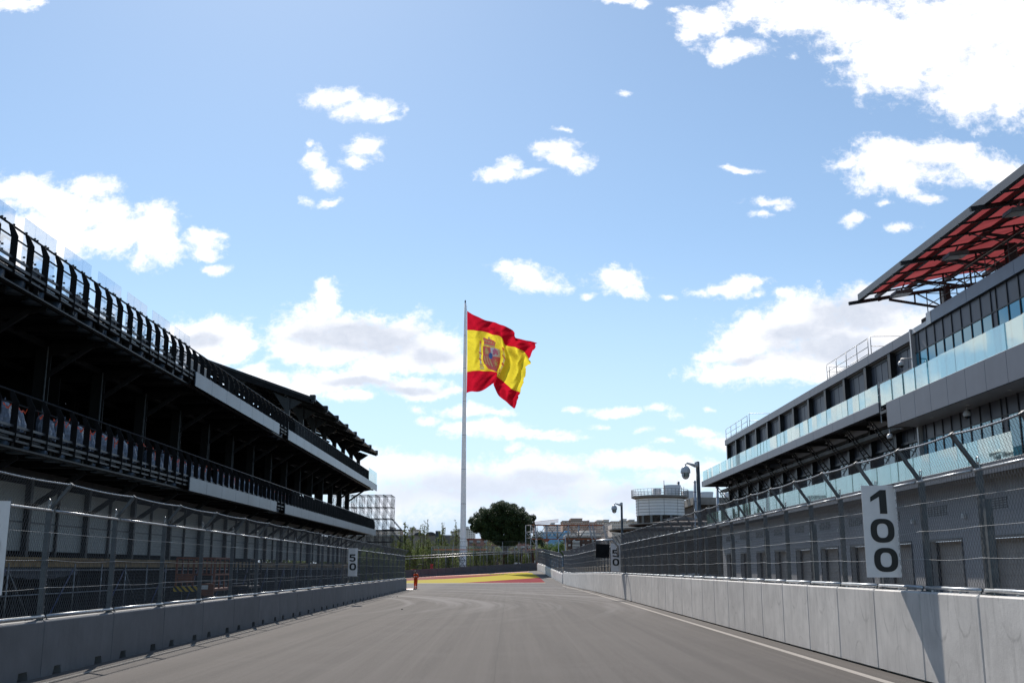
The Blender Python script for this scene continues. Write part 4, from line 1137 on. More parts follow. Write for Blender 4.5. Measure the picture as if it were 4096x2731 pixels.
    b = MB(); b.box(XBAL-.05, XN+5, 34, YS+.3, 10.18, 10.30); obj('balcony_slab', b, 'darkgrey')
    k = 0
    while y > 34:
        y2 = y-1.9; b = MB(); b.cbox(XBAL-.16, XBAL-.06, y2+.006, y-.006, 9.06, 10.34, .008); obj('balcony_fascia', b, 'grey_clad'); y = y2
    b = MB(); b.box(XBAL-.15, XBAL-.0, YS+.36, YS+.42, 9.06, 10.34); b.box(XBAL, XN-.3, YS+.36, YS+.40, 9.06, 10.3); obj('balcony_end', b, 'blackmat')
    b = MB(); b.box(XBAL-.05, XN-.02, 34, YS+.34, 9.08, 9.14); obj('soffit', b, 'soffit')
    for yy in range(38, 56, 4):
        b = MB(); b.tube((XN-.75, yy, 9.08), (XN-.75, yy, 9.06), .09, 10); obj('downlight', b, 'white')
    b = MB(); b.box(XBAL-.05, XN+1, YS+.42, YS+1.6, 9.9, 10.05); b.box(XBAL+.3, XBAL+1.0, YS+.45, YS+1.4, 9.5, 9.88); obj('expansion_joint', b, 'black')
    y = YS+1.2
    gn = MB(); gn.box(0, .022, .012, 1.55, 0, 1.13); gnm = gn.mesh('glass_leaf', 'bal_glass')
    while y > 35:
        link('glass_leaf', gnm, T, (XBAL-.10, y-1.56, 10.30), RG.uniform(-.03,.03)); y -= 1.57
    # upper fascia with blue film, parapet trim
    y = YS-2.3
    while y > 34:
        y2 = y-4.6; b = MB(); b.cbox(XN-.28, XN-.16, y2+.006, y-.006, 13.82, 14.42, .01); obj('roof_fascia', b, 'blue_clad'); y = y2
    b = MB(); b.cbox(XN-.24, XN-.12, YS-2.28, YS+.15, 13.82, 14.08, .01); obj('roof_trim', b, 'soffit')
    b = MB(); b.cbox(XN-.30, XN-.25, YS-2.8, YS-2.25, 13.8, 14.42, .01); obj('loose_film', b, 'white')
    b = MB(); b.box(XN-.15, XN+8, 30, YS-.1, 13.81, 14.05); b.box(XN+.2, XN+8, 30, YS-.2, 14.05, 14.3); obj('roof', b, 'darkgrey')
    b = MB(); b.box(XN+0, XN+.7, YS-2.2, YS-.9, 14.06, 14.42); obj('parapet_block', b, 'darkwood')
    # glass between the two balconies, ladder rail
    b = MB(); b.tube((XBAL+.1, YS+1.9, 9.5), (XBAL+.1, YS+1.9, 11.7), .03, 6)
    for z in (10.2, 10.6, 11.0, 11.4): b.tube((XBAL+.1, YS+1.5, z), (XBAL+.1, YS+2.1, z), .018, 5)
    obj('joint_rail', b, 'scaff')
    # roof guard rails
    def rail(pts, h, nm='guard_rail'):
        b = MB()
        for (p, q) in zip(pts, pts[1:]):
            p = Vector(p); q = Vector(q); L = (q-p).length; n = max(1, round(L/2.2))
            for i in range(n+1): c = p.lerp(q, i/n); b.tube(c, c+Vector((0,0,h)), .024, 6)
            for z in (.12, .55, h): b.tube(p+Vector((0,0,z)), q+Vector((0,0,z)), .022, 6)
        return b
    obj('guard_rail', rail([(XW-.3, 94, 14.38), (XW-.3, YF+.3, 14.38)], 1.05), 'scaff', s=True)
    obj('guard_rail', rail([(XW-.2, 93.6, 14.38), (XW+6.5, 93.6, 14.38)], 1.2), 'scaff', s=True)
    obj('guard_rail', rail([(XW-.3, 61.4, 14.38), (XW-.3, 69.7, 14.38)], 1.05), 'scaff', s=True)
    obj('guard_rail', rail([(XW-.2, 69.5, 14.38), (XW+6.5, 69.5, 14.38)], .9), 'scaff', s=True)
    obj('guard_rail', rail([(XW-.2, 61.2, 14.38), (XW+6.5, 61.2, 14.38)], 1.15), 'scaff', s=True)
    obj('guard_rail', rail([(XN+.1, 36, 14.42), (XN+.1, YS-1.6, 14.42), (XN+5, YS-1.6, 14.42)], 1.2), 'scaff_dark', s=True)
    obj('guard_rail', rail([(XN+1.3, 38, 14.42), (XN+1.3, YS-2.4, 14.42)], 1.5), 'scaff_dark', s=True)
    # dome cameras hung from the building
    for (p, arm) in (((XN-.75, YS+.25, 12.35), (XN-.2, YS+.0, 12.6)), ((XN-1.2, YS+1.4, 8.72), (XN-1.2, YS+1.4, 9.1)), ((XBAL+.9, 46.5, 8.75), (XBAL+.9, 46.5, 9.08))):
        b = MB(); b.tube(p, (p[0], p[1], arm[2]), .03, 6); b.tube((p[0], p[1], arm[2]), arm, .035, 6); b.sphere((p[0], p[1], p[2]), .17, .17, .16, 12, 8)
        c = b.build('dome_camera', 'cam_white', T, True); d = MB(); d.sphere((p[0], p[1], p[2]-.08), .13, .13, .14, 12, 8); d.build('dome_lens', 'lens', c, True)
    return T
M['garage'] = mat('pale grey garage wall', (.31,.305,.305), .7, 0, .4, .5, .05)
pit = pit_building()

# ------------------------------------------------------------------ red canopy on the roof of the near wing
def canopy():
    T = thing('roof_canopy', 'red membrane canopy on black steel trusses over the roof of the near pit wing', 'canopy', (20, 45, 14.6)); T.location = (0, 0, 0)
    XF, Y0, Y1 = 19.0, 34.0, 55.3
    zf = 16.42
    def zc(x): return zf + .30*(x-XF) - .012*(x-XF)**2
    # membrane in bays, sagging between the purlins
    bays = [(Y1-2.7*i, Y1-2.7*(i+1)) for i in range(8)]
    for (a, c) in bays:
        b = MB(); nx, ny = 16, 4; vs = []
        for i in range(nx+1):
            x = XF+.15+9.4*i/nx
            for j in range(ny+1):
                y = a+(c-a)*j/ny; vs.append((x, y, zc(x)-.03-.10*math.sin(math.pi*j/ny)-.05*abs(math.sin((x-XF)*math.pi/2.35))*math.sin(math.pi*j/ny)))
        n = ny+1; b.add(vs, [(i*n+j, (i+1)*n+j, (i+1)*n+j+1, i*n+j+1) for i in range(nx) for j in range(ny)])
        b.build('membrane', 'red_wrap', T, True, fix=False)
    # front gutter and long purlins
    b = MB(); b.prism([(XF-.06, zf-.20), (XF-.06, zf+.16), (XF-.01, zf+.18), (XF+.16, zf+.06), (XF+.16, zf-.20)], 'y', Y0, Y1+.1); b.build('front_gutter', 'darkgrey', T)
    for x in (XF+.85, XF+2.5, XF+4.6, XF+6.8, XF+8.9):
        b = MB(); b.box(x-.07, x+.07, Y0, Y1-.1, zc(x)-.40, zc(x)-.20); b.build('purlin', 'black', T)
    y = Y1; i = 0
    while y > Y0:
        main = i % 4 in (0,)
        w = .15 if main else .07
        b = MB(); pts = [(XF-.60 if main else XF-.28, zc(XF)-.38), (XF+2.6, zc(XF+2.6)-.55), (XF+9.2, zc(XF+9.2)-.60)]
        for (p, q) in zip(pts, pts[1:]): b.beam((p[0], y, p[1]), (q[0], y, q[1]), w, w*1.15)
        b.build('rafter', 'black', T)
        if main or i % 4 == 2:
            b = MB(); lo = 15.3 if main else 15.6
            b.beam((XF+1.6, y, zc(XF+1.6)-.60), (XF+7.5, y, lo), .12 if main else .07, .12)
            for xx in (XF+3.0, XF+4.4, XF+5.8):
                zl = zc(XF+1.6)-.6+(lo-zc(XF+1.6)+.6)*((xx-XF-1.6)/5.9); b.beam((xx, y, zl), (xx, y, zc(xx)-.55), .07, .07)
                b.beam((xx, y, zc(xx)-.55), (xx+1.35, y, zl-.1), .06, .06)
            b.build('truss', 'black', T)
            if main:
                for xx in (XF+4.7,):
                    c = MB(); c.box(xx-.19, xx+.19, y-.19, y+.19, 14.5, zc(xx)-.55); c.build('column', 'black', T)
                c = MB(); c.box(XF+8.0, XF+8.3, y-.12, y+.12, 14.5, zc(XF+8)-.5); c.build('column', 'black', T)
        if i % 2 == 0 and y-4.05 > Y0:
            b = MB(); b.beam((XF+1.0, y, zc(XF+1)-.52), (XF+4.8, y-4.05, zc(XF+4.8)-.58), .05, .05); b.beam((XF+1.0, y-4.05, zc(XF+1)-.52), (XF+4.8, y, zc(XF+4.8)-.58), .05, .05); b.build('wind_brace', 'black', T)
        y -= 1.92; i += 1
    for k, y in enumerate((51.7, 45.1, 39.2)):
        b = MB(); b.beam((XF+.9, y, zf-.62), (XF+1.1, y, zf-.25), .06, .06); b.prism([(XF+.45, zf-.88), (XF+.5, zf-.70), (XF+1.35, zf-.60), (XF+1.35, zf-.78)], 'y', y-.42, y+.38)
        f = b.build('floodlight', 'galv_dark', T); c = MB(); c.add([(XF+.50, y-.38, zf-.885), (XF+1.32, y-.38, zf-.795), (XF+1.32, y+.34, zf-.795), (XF+.50, y+.34, zf-.885)], [(0,1,2,3)]); c.build('lamp_glass', 'lamp_glass', f)
    return T
canopy()

# ------------------------------------------------------------------ lettering
def digit(b, ch, x0, z0, w, h, y, t=.004):
    """heavy extended numerals cut from sheet, standing in the XZ plane at depth y"""
    def ring(cx, cz, rx, rz, ix, iz, a0=0, a1=360, n=40, e=2.6):
        vs = []; full = abs(a1-a0) >= 360
        m = n if full else n+1
        for (r1, r2) in ((rx, rz), (ix, iz)):
            for i in range(m):
                a = R(a0+(a1-a0)*i/n); c, s = math.cos(a), math.sin(a)
                vs.append((cx+r1*math.copysign(abs(c)**(2/e), c), y, cz+r2*math.copysign(abs(s)**(2/e), s)))
        vs2 = [(v[0], y+t, v[2]) for v in vs]; N = len(vs); fs = []
        for i in range(n):
            k = (i+1) % m; fs += [(i, k, m+k, m+i), (N+i, N+m+i, N+m+k, N+k), (i, N+i, N+k, k), (m+i, m+k, N+m+k, N+m+i)]
        b.add(vs+vs2, fs)
    if ch == '0': ring(x0+w/2, z0+h/2, w/2, h/2, w*.235, h*.30)
    if ch == '1':
        P = [(.95,0),(.95,1),(.66,1),(.16,.70),(.16,.50),(.60,.72),(.60,0)]
        b.prism([(x0+a*w*.86, z0+c*h) for a, c in P], 'y', y, y+t)
    if ch == '5':
        P = [(.08,1),(.90,1),(.90,.80),(.32,.80),(.30,.62),(.06,.44),]
        b.prism([(x0+a*w, z0+c*h) for a, c in [(.10,1),(.91,1),(.91,.80),(.33,.80),(.30,.46),(.06,.46)]], 'y', y, y+t)
        ring(x0+w*.49, z0+h*.32, w*.47, h*.345, w*.22, h*.165, -158, 128, 34, 2.4)

def marker(text, label, xl, ytop, ybot, Y, width, height, top_pad, dh, gap, dw, x_digit=0.0):
    p = px(xl, ytop, Y=Y)
    t = thing('distance_board', label, 'sign', (p.x, Y, p.z-height), group=None)
    b = MB(); vs = []; n = 8
    for i in range(n+1):
        x = width*i/n; yy = (.0 if i < n-1 else (.025 if i == n-1 else .07))
        for z in (0, height): vs.append((x-(.0 if z else 0), yy, z))
    vs += [(v[0], v[1]+.006, v[2]) for v in vs]; m = 2*(n+1); fs = []
    for i in range(n): fs += [(2*i, 2*i+2, 2*i+3, 2*i+1), (m+2*i, m+2*i+1, m+2*i+3, m+2*i+2), (2*i+1, 2*i+3, m+2*i+3, m+2*i+1), (2*i, m+2*i, m+2*i+2, 2*i+2)]
    fs += [(0, 1, m+1, m), (2*n, m+2*n, m+2*n+1, 2*n+1)]
    b.add(vs, fs); b.build('board', 'sign_white', t)
    z = height-top_pad-dh
    for k, ch in enumerate(text):
        d = MB(); digit(d, ch, x_digit+(width-dw)/2+(.03*k-.02), z, dw, dh, -.008); d.build('numeral', 'ink', t); z -= dh+gap
    k = MB(); k.box(width-.05, width-.01, .08, .12, .1, height+.05); k.build('mounting_bar', 'galv_dark', t)
    return t
# photo sizes turned into metres at the boards' distances
def size(pxl, Y): return pxl*Y*.9777/4210*1.0
Y1 = 21.25; marker('100', 'white distance board reading 100 on the right-hand fence, nearest the camera', 3443, 1941, 2304, Y1, size(146, Y1), size(364, Y1), size(18, Y1), size(95, Y1), size(20, Y1), size(96, Y1))
Y2 = 73.0; marker('50', 'white distance board reading 50 on the right-hand fence beside the black panel', 2442, 2172, 2284, Y2, size(39, Y2), size(110, Y2), size(25, Y2), size(28, Y2), size(7, Y2), size(27, Y2))
Y3 = 62.0; marker('50', 'white distance board reading 50 on the left-hand fence', 1394.5, 2191, 2300, Y3, size(36.5, Y3), size(110, Y3), size(24, Y3), size(28, Y3), size(7, Y3), size(27, Y3))
Y4 = 18.0; marker('100', 'white distance board reading 100 cut off by the left edge of the photo', -113, 2002, 2375, Y4, size(150, Y4), size(372, Y4), size(18, Y4), size(97, Y4), size(20, Y4), size(100, Y4), .02)

# black panel hung from a bent tube beside the 50 board
def signal():
    Y = 71.0; a = px(2384, 2172, Y=Y); t = thing('signal_panel', 'square black panel hung from a bent steel tube over the right-hand fence', 'panel', (a.x, Y, a.z))
    s = size(1, Y)
    b = MB(); b.cbox(0, 54*s, -.04, .05, -56*s, -2*s, .01); o = b.build('panel', 'blackmat', t); o.rotation_euler = (0, R(2), 0)
    b = MB(); b.poly([(2*s, .06, 10*s), (66*s, .06, 14*s), (89*s, .3, -12*s), (91*s, .45, -50*s)], .07, 8); b.build('bent_tube', 'galv', t, True)
    b = MB()
    for x in (3, 52): b.box(x*s-.04, x*s+.04, .05, .13, -6*s, 12*s)
    b.cbox(84*s, 94*s, .3, .55, -55*s, -46*s, .01); b.cbox(84*s, 94*s, .3, .55, -24*s, -17*s, .01); b.build('bracket', 'galv_dark', t)
signal()

# ------------------------------------------------------------------ camera masts
def cam_mast(xp, ytop, X, label):
    top = px(xp, ytop, X=X); t = thing('camera_mast', label, 'camera mast', (top.x, top.y, 0)); H = top.z
    b = MB(); b.tube((0,0,0), (0,0,H), .095, 12); b.tube((0,0,0), (0,0,.03), .2, 12); b.tube((0,0,H), (0,0,H+.03), .10, 12, .05); b.build('mast', 'galv_dark', t, True)
    b = MB(); b.box(-.16, .02, -.12, .06, H-.26, H-.02); b.poly([(-.12,-.05,H-.16),(-.55,-.05,H-.06),(-.62,-.05,H-.14),(-.62,-.05,H-.20)], .05, 8); b.beam((-.14,-.05,H-.25), (-.42,-.05,H-.12), .05, .05); b.build('bracket', 'cam_white', t, True)
    b = MB(); b.lathe([(.0,.0),(.09,-.01),(.17,-.07),(.23,-.18),(.245,-.33),(.24,-.36),(.20,-.38),(0,-.38)], -.62, -.05, 20, z0=H-.19); h = b.build('housing', 'cam_white', t, True)
    b = MB(); b.sphere((-.62,-.05,H-.62), .20, .20, .24, 18, 10); b.build('camera_ball', 'cam_white', h, True)
    b = MB(); b.cbox(-.73, -.51, -.27, -.20, H-.74, H-.52, .03); b.tube((-.62,-.27,H-.62), (-.62,-.29,H-.62), .06, 12); b.build('lens_window', 'lens', h)
cam_mast(2790, 1847, 9.3, 'tall steel mast with a white dome camera behind the right fence, the nearer and larger')
cam_mast(2486, 2010, 9.3, 'distant steel mast with a white dome camera left of the round white tower')

# ------------------------------------------------------------------ person
def person():
    Y = 105.5; base = Vector(((1664-2037)/4306*Y, Y, gz(-9, Y)))
    t = thing('person', 'person in an orange coverall standing by the left wall end, head bowed over a phone', 'person', base)
    H = 1.80
    me = bpy.data.meshes.new('body'); V = []; E = []; Rr = []
    def v(p, r, par=None):
        V.append(p); Rr.append(r)
        if par is not None: E.append((par, len(V)-1))
        return len(V)-1
    pel = v((0,0,.96), (.165,.125)); bel = v((0,.0,1.10), (.155,.12), pel); ch_ = v((0,.01,1.30), (.19,.135), bel); sh = v((0,.01,1.43), (.14,.10), ch_)
    nk = v((-.02,-.01,1.52), (.055,.06), sh); hd = v((-.05,-.03,1.62), (.078,.092), nk); tp = v((-.07,-.045,1.72), (.070,.085), hd)
    for s in (-1, 1):
        hip = v((s*.10, 0, .88), (.105,.11), pel); kn = v((s*.105, -.015, .50), (.075,.08), hip); an = v((s*.10, .02, .10), (.055,.06), kn)
        ft = v((s*.10-.02, -.03, .045), (.048,.04), an); v((s*.11-.06, -.17, .035), (.042,.032), ft)
        so = v((s*.19, .01, 1.41), (.075,.075), sh); el = v((s*.25, .05, 1.14), (.052,.055), so)
        if s < 0: wr = v((-.20,-.17, 1.13), (.036,.036), el); hn = v((-.17,-.24,1.16), (.034,.020), wr)
        else: wr = v((.10,-.18,1.12), (.036,.036), el); hn = v((.02,-.24,1.15), (.034,.020), wr)
        for k in range(4):
            f1 = v((V[hn][0]-.02+.014*k, V[hn][1]-.035-.004*abs(1.5-k), V[hn][2]+.012), (.009,.009), hn); v((V[f1][0], V[f1][1]-.012, V[f1][2]-.03-.004*k), (.008,.008), f1)
        th = v((V[hn][0]-s*.035, V[hn][1], V[hn][2]+.03), (.010,.010), hn); v((V[th][0], V[th][1]-.025, V[th][2]+.015), (.009,.009), th)
    me.from_pydata(V, E, []); me.update()
    o = bpy.data.objects.new('body', me); COL.objects.link(o)
    o.modifiers.new('s', 'SKIN')
    if not me.skin_vertices: me.skin_vertices.new() if hasattr(me.skin_vertices, 'new') else None
    for i, r in enumerate(Rr): me.skin_vertices[0].data[i].radius = r
    me.skin_vertices[0].data[0].use_root = True
    sb = o.modifiers.new('b', 'SUBSURF'); sb.levels = sb.render_levels = 2
    dg = bpy.context.evaluated_depsgraph_get(); m2 = bpy.data.meshes.new_from_object(o.evaluated_get(dg)); bpy.data.objects.remove(o)
    m2.materials.clear()
    for k in ('coverall', 'skin', 'boot', 'reflect'): m2.materials.append(M[k])
    for p in m2.polygons:
        c = p.center; p.use_smooth = True
        hand = c.y < -.19 and 1.0 < c.z < 1.25
        p.material_index = 1 if (c.z > 1.50 or hand) else (2 if c.z < .12 else (3 if .26 < c.z < .31 and abs(c.x) < .25 else 0))
    body = link('body', m2, t)
    b = MB(); b.sphere((-.055,-.005,1.70), .090, .105, .095, 14, 9); b.build('hair', 'hair', t, True)
    b = MB(); b.lathe([(.175,0),(.18,.02),(.178,.05),(.17,.055)], 0, 0, 18, z0=1.00); o = b.build('belt', 'boot', t, True); o.scale = (1, .8, 1)
    b = MB(); b.lathe([(.196,0),(.200,.01),(.200,.05),(.196,.06)], 0, .01, 18, z0=1.22); o = b.build('reflective_band', 'reflect', t, True); o.scale = (1, .74, 1)
    b = MB(); b.sphere((-.088,-.135,1.655), .014, .018, .02, 6, 4); b.sphere((-.10,-.105,1.685), .010, .008, .008, 6, 4); b.sphere((-.045,-.118,1.685), .010, .008, .008, 6, 4); b.sphere((-.085,-.125,1.625), .022, .01, .007, 6, 4)
    for sx in (-.148, .03): b.sphere((sx, -.02, 1.67), .012, .02, .028, 6, 4)
    b.build('face', 'skin', t, True)
    b = MB(); b.cbox(-.11, -.05, -.275, -.265, 1.14, 1.26, .004); o = b.build('phone', 'ink')
    o.location = base; tag(o, 'small dark phone held by the person in the orange coverall', 'phone')
    t.rotation_euler = (0, 0, R(-38)); t.scale = (1.15, 1.15, 1.0)
    o.location = base; o.rotation_euler = (0, 0, R(-38))
person()

# ------------------------------------------------------------------ mast and flag
def flag():
    Yp = 205.0; bx = (1851-2037)/4306*Yp; zb = gz(bx, 196); zt = px(1864, 1213, Y=Yp).z
    T = thing('flagpole', 'very tall white tapering flagpole beyond the far barrier', 'flagpole', (bx, Yp, zb))
    b = MB(); n = 8; H = zt-zb
    prof = [(.62-.40*(i/n), H*i/n) for i in range(n+1)]; prof = [(.0, 0), (.9, 0), (.9, .3), (.62, .32)]+prof[1:]+[(.0, H)]
    b.lathe(prof, 0, 0, 24); b.build('mast', 'pole_white', T, True)
    b = MB()
    for i in range(1, n): b.lathe([(.625-.40*i/n, -.05), (.64-.40*i/n, 0), (.625-.40*i/n, .05)], 0, 0, 24, z0=H*i/n)
    b.build('mast_joint', 'galv', T, True)
    b = MB(); b.sphere((0,0,H+.35), .16, .16, .35, 10, 6); b.build('finial', 'galv_dark', T, True)
    b = MB(); b.tube((.36, -.05, H-19), (.30, -.05, H-.5), .035, 5); b.build('halyard', 'galv', T, True)
    # cloth, a control net measured on the photograph
    net = [
     [(152,135),(235,188),(380,247),(490,280),(620,325),(740,395),(752,470),(900,505),(1037,540)],
     [(152,255),(240,290),(350,320),(470,350),(590,395),(715,470),(800,515),(930,560),(1004,610)],
     [(152,375),(250,382),(345,392),(470,430),(578,468),(640,565),(760,595),(870,655),(934,747)],
     [(152,535),(250,545),(345,550),(455,565),(604,620),(680,700),(800,720),(880,745),(962,782)],
     [(152,640),(250,645),(345,642),(462,655),(614,690),(700,790),(790,800),(845,830),(900,865)],
     [(152,745),(250,745),(345,745),(470,762),(600,805),(680,880),(780,920),(830,945),(884,985)],
     [(150,900),(250,886),(380,888),(520,908),(524,955),(610,1020),(700,1110),(765,1135),(820,1160)],
     [(148,1035),(235,1010),(370,1005),(505,972),(500,1045),(575,1100),(650,1160),(730,1230),(795,1235)],
     [(145,1165),(210,1145),(335,1140),(494,1036),(483,1064),(550,1200),(640,1272),(725,1350),(758,1350)]]
    dep = [0, .9, -.3, -1.3, 1.6, -.9, .9, -.8, .4]
    def cr(p, t):
        n = len(p)-1; i = min(int(t*n), n-1); f = t*n-i
        a, b_, c, d = p[max(i-1,0)], p[i], p[i+1], p[min(i+2,n)]
        return b_ + (c-a)*(.5*f) + (a*2-b_*5+c*4-d)*(.5*f*f) + (b_*3-a-c*3+d)*(.5*f*f*f)
    P = []
    for r in net:
        P.append([px(1820+a*.3188, 1200+c*.3188, Y=Yp+dep[k]*1.15) for k, (a, c) in enumerate(r)])
    vk = [0, .125, .25, .4, .5, .6, .75, .875, 1]
    def S(u, v, off=0):
        for i in range(8):
            if v <= vk[i+1]+1e-9: break
        tt = (i+(v-vk[i])/(vk[i+1]-vk[i]))/8
        col = [cr(r, u) for r in P]
        p = cr(col, tt)
        y = p.y + .22*math.sin(u*31+v*9)*min(1, u*4) + .16*math.sin(v*23-u*17)*min(1, u*3)+.10*math.sin(u*60+v*41)*min(1, u*3) - off
        return Vector((p.x+.03*math.sin(v*40+u*22)*min(1,u*5), y, p.z))
    nu, nv = 120, 96; b = MB(); vs = []
    rj_ = random.Random(4); jag = [0]*(nv+1)
    for j in range(nv+1):
        v = j/nv; s = abs(((v*9.3) % 1)-.5)*2
        jag[j] = .975+.025*s-.012*rj_.random() - (.03 if .44 < v < .50 or .60 < v < .64 else 0)
    for i in range(nu+1):
        for j in range(nv+1): vs.append(S(i/nu*jag[j], j/nv))
    n = nv+1; fs = []; mi = []
    for i in range(nu):
        for j in range(nv):
            fs.append((i*n+j, (i+1)*n+j, (i+1)*n+j+1, i*n+j+1)); mi.append(0 if (j < nv*.25 or j >= nv*.75) else 1)
    b.add(vs, fs); b.mi = mi
    F_ = b.build('flag', [cloth('red flag cloth', (.52,.010,.03)), cloth('yellow flag cloth', (.78,.66,.05))], None, True, fix=False)
    tag(F_, 'huge torn red and yellow flag with a coat of arms flying from the white pole', 'flag')
    inv = F_
    def patch(nm, pts, m, off=.06, par=F_):
        """small sewn patch following the cloth; pts are (u, v) outline points"""
        c = (sum(p[0] for p in pts)/len(pts), sum(p[1] for p in pts)/len(pts)); b = MB(); rings = 5; vs = []
        for k in range(rings+1):
            for p in pts:
                f = k/rings; vs.append(S(c[0]+(p[0]-c[0])*f, c[1]+(p[1]-c[1])*f, off))
        n = len(pts); fs = [(k*n+i, k*n+(i+1)%n, (k+1)*n+(i+1)%n, (k+1)*n+i) for k in range(rings) for i in range(n)]
        b.add(vs, fs); return b.build(nm, m, par, fix=False)
    def sub(pts, k=4):
        o = []
        for a, c in zip(pts, pts[1:]+pts[:1]):
            for i in range(k): o.append((a[0]+(c[0]-a[0])*i/k, a[1]+(c[1]-a[1])*i/k))
        return o
    def rect(a, c, d, e): return sub([(a,c),(d,c),(d,e),(a,e)])
    def ell(cu, cv, ru, rv, n=16): return [(cu+ru*math.cos(2*math.pi*i/n), cv+rv*math.sin(2*math.pi*i/n)) for i in range(n)]
    red, gold, white, blue, pink, brown = (cloth('arms red', (1.0,.26,.26), .2), cloth('arms gold', (1.0,.76,.36), .12), cloth('arms white', (.95,.92,.92), .12), cloth('arms blue', (.12,.25,.62), .12), cloth('arms pink', (.92,.32,.52), .12), cloth('arms brown', (.45,.16,.12), .12))
    L, Rr_ = .258, .462
    # shield: quarters
    sh = patch('shield', sub([(L,.425),(Rr_,.425),(Rr_,.66),(.43,.725),(.36,.745),(.29,.72),(L,.65)]), red, .05)
    patch('castle_quarter', rect(L+.004,.43,.360,.545), red, .09, sh); patch('lion_quarter', rect(.362,.43,Rr_-.004,.55), white, .09, sh)
    patch('striped_quarter', sub([(L+.004,.548),(.358,.548),(.358,.735),(.30,.715),(L+.004,.65)]), red, .09, sh)
    for k in range(3): patch('gold_pale', rect(L+.020+k*.030,.55,L+.034+k*.030,.66+.012*k), gold, .13, sh)
    patch('chain_quarter', sub([(.362,.553),(Rr_-.004,.553),(Rr_-.004,.66),(.42,.72),(.362,.735)]), red, .09, sh)
    for (a, r) in ((0,.028),): 
        for k in range(8):
            t = k*math.pi/4; c = (.412,.63); patch('gold_chain', sub([(c[0]+.004*math.sin(t), c[1]-.004*math.cos(t)), (c[0]+.034*math.cos(t)+.004*math.sin(t), c[1]+.048*math.sin(t)-.004*math.cos(t)), (c[0]+.034*math.cos(t)-.004*math.sin(t), c[1]+.048*math.sin(t)+.004*math.cos(t)), (c[0]-.004*math.sin(t), c[1]+.004*math.cos(t))], 2), gold, .13, sh)
    patch('castle', sub([(.282,.53),(.282,.485),(.290,.485),(.290,.455),(.300,.455),(.300,.44),(.314,.44),(.314,.455),(.324,.455),(.324,.485),(.334,.485),(.334,.53)],2), gold, .13, sh)
    patch('lion', sub([(.385,.53),(.392,.50),(.382,.475),(.398,.465),(.402,.445),(.422,.45),(.428,.47),(.440,.462),(.434,.49),(.442,.515),(.428,.535),(.418,.51),(.402,.535)],2), pink, .13, sh)
    patch('oval', ell(.360,.548,.024,.036), blue, .16, sh)
    cr_ = patch('crown', sub([(.275,.415),(.268,.365),(.255,.335),(.275,.325),(.31,.33),(.345,.32),(.40,.33),(.425,.345),(.415,.37),(.412,.415)]), red, .06)
    patch('crown_band', rect(.278,.398,.41,.42), gold, .10, cr_)
    for k in range(5): patch('crown_pearl', ell(.283+k*.03,.358,.009,.014,8), gold, .10, cr_)
    patch('orb', ell(.335,.312,.012,.016,10), gold, .10, cr_)
    for (u, nm) in ((.205, 'pillar'), (.492, 'pillar')):
        pl = patch(nm, rect(u,.44,u+.022,.66), white, .05)
        patch('capital', rect(u-.006,.40,u+.026,.435), gold, .09, pl); patch('pillar_crown', ell(u+.011,.385,.014,.022,10), red, .09, pl)
        patch('base', rect(u-.012,.66,u+.034,.69), gold, .09, pl)
        for k in range(3): patch('wave', rect(u-.016,.697+k*.013,u+.038,.704+k*.013), blue if k % 2 == 0 else white, .09, pl)
        patch('ribbon', sub([(u-.014,.50),(u+.034,.53),(u+.034,.55),(u-.014,.52)]), red, .10, pl); patch('ribbon', sub([(u-.012,.585),(u+.032,.60),(u+.032,.62),(u-.012,.605)]), red, .10, pl)
def cloth(name, c, tr_=.55):
    m = bpy.data.materials.new(name); m.use_nodes = True; g = NT(m.node_tree); g.n.clear()
    out = g.new('ShaderNodeOutputMaterial'); d = g.new('ShaderNodeBsdfDiffuse'); t = g.new('ShaderNodeBsdfTranslucent'); mx = g.new('ShaderNodeMixShader')
    P = g.new('ShaderNodeTexCoord').outputs['Object']; col = g.mix(g.mapr(g.noise(P, .8, 5, .6), .3, .7), tuple(q*.88 for q in c), c)
    g.put(d.inputs[0], col); g.put(t.inputs[0], col); mx.inputs[0].default_value = tr_
    g.l.new(d.outputs[0], mx.inputs[1]); g.l.new(t.outputs[0], mx.inputs[2])
    bn = g.new('ShaderNodeBump'); bn.inputs['Strength'].default_value = .5; bn.inputs['Distance'].default_value = .3
    g.put(bn.inputs['Height'], g.noise(g.vec('MULTIPLY', P, (.5, .5, 1.0)), 1.1, 4, .55, dist=.8)); g.l.new(bn.outputs[0], d.inputs['Normal']); g.l.new(bn.outputs[0], t.inputs['Normal'])
    g.l.new(mx.outputs[0], out.inputs[0]); return m
flag()

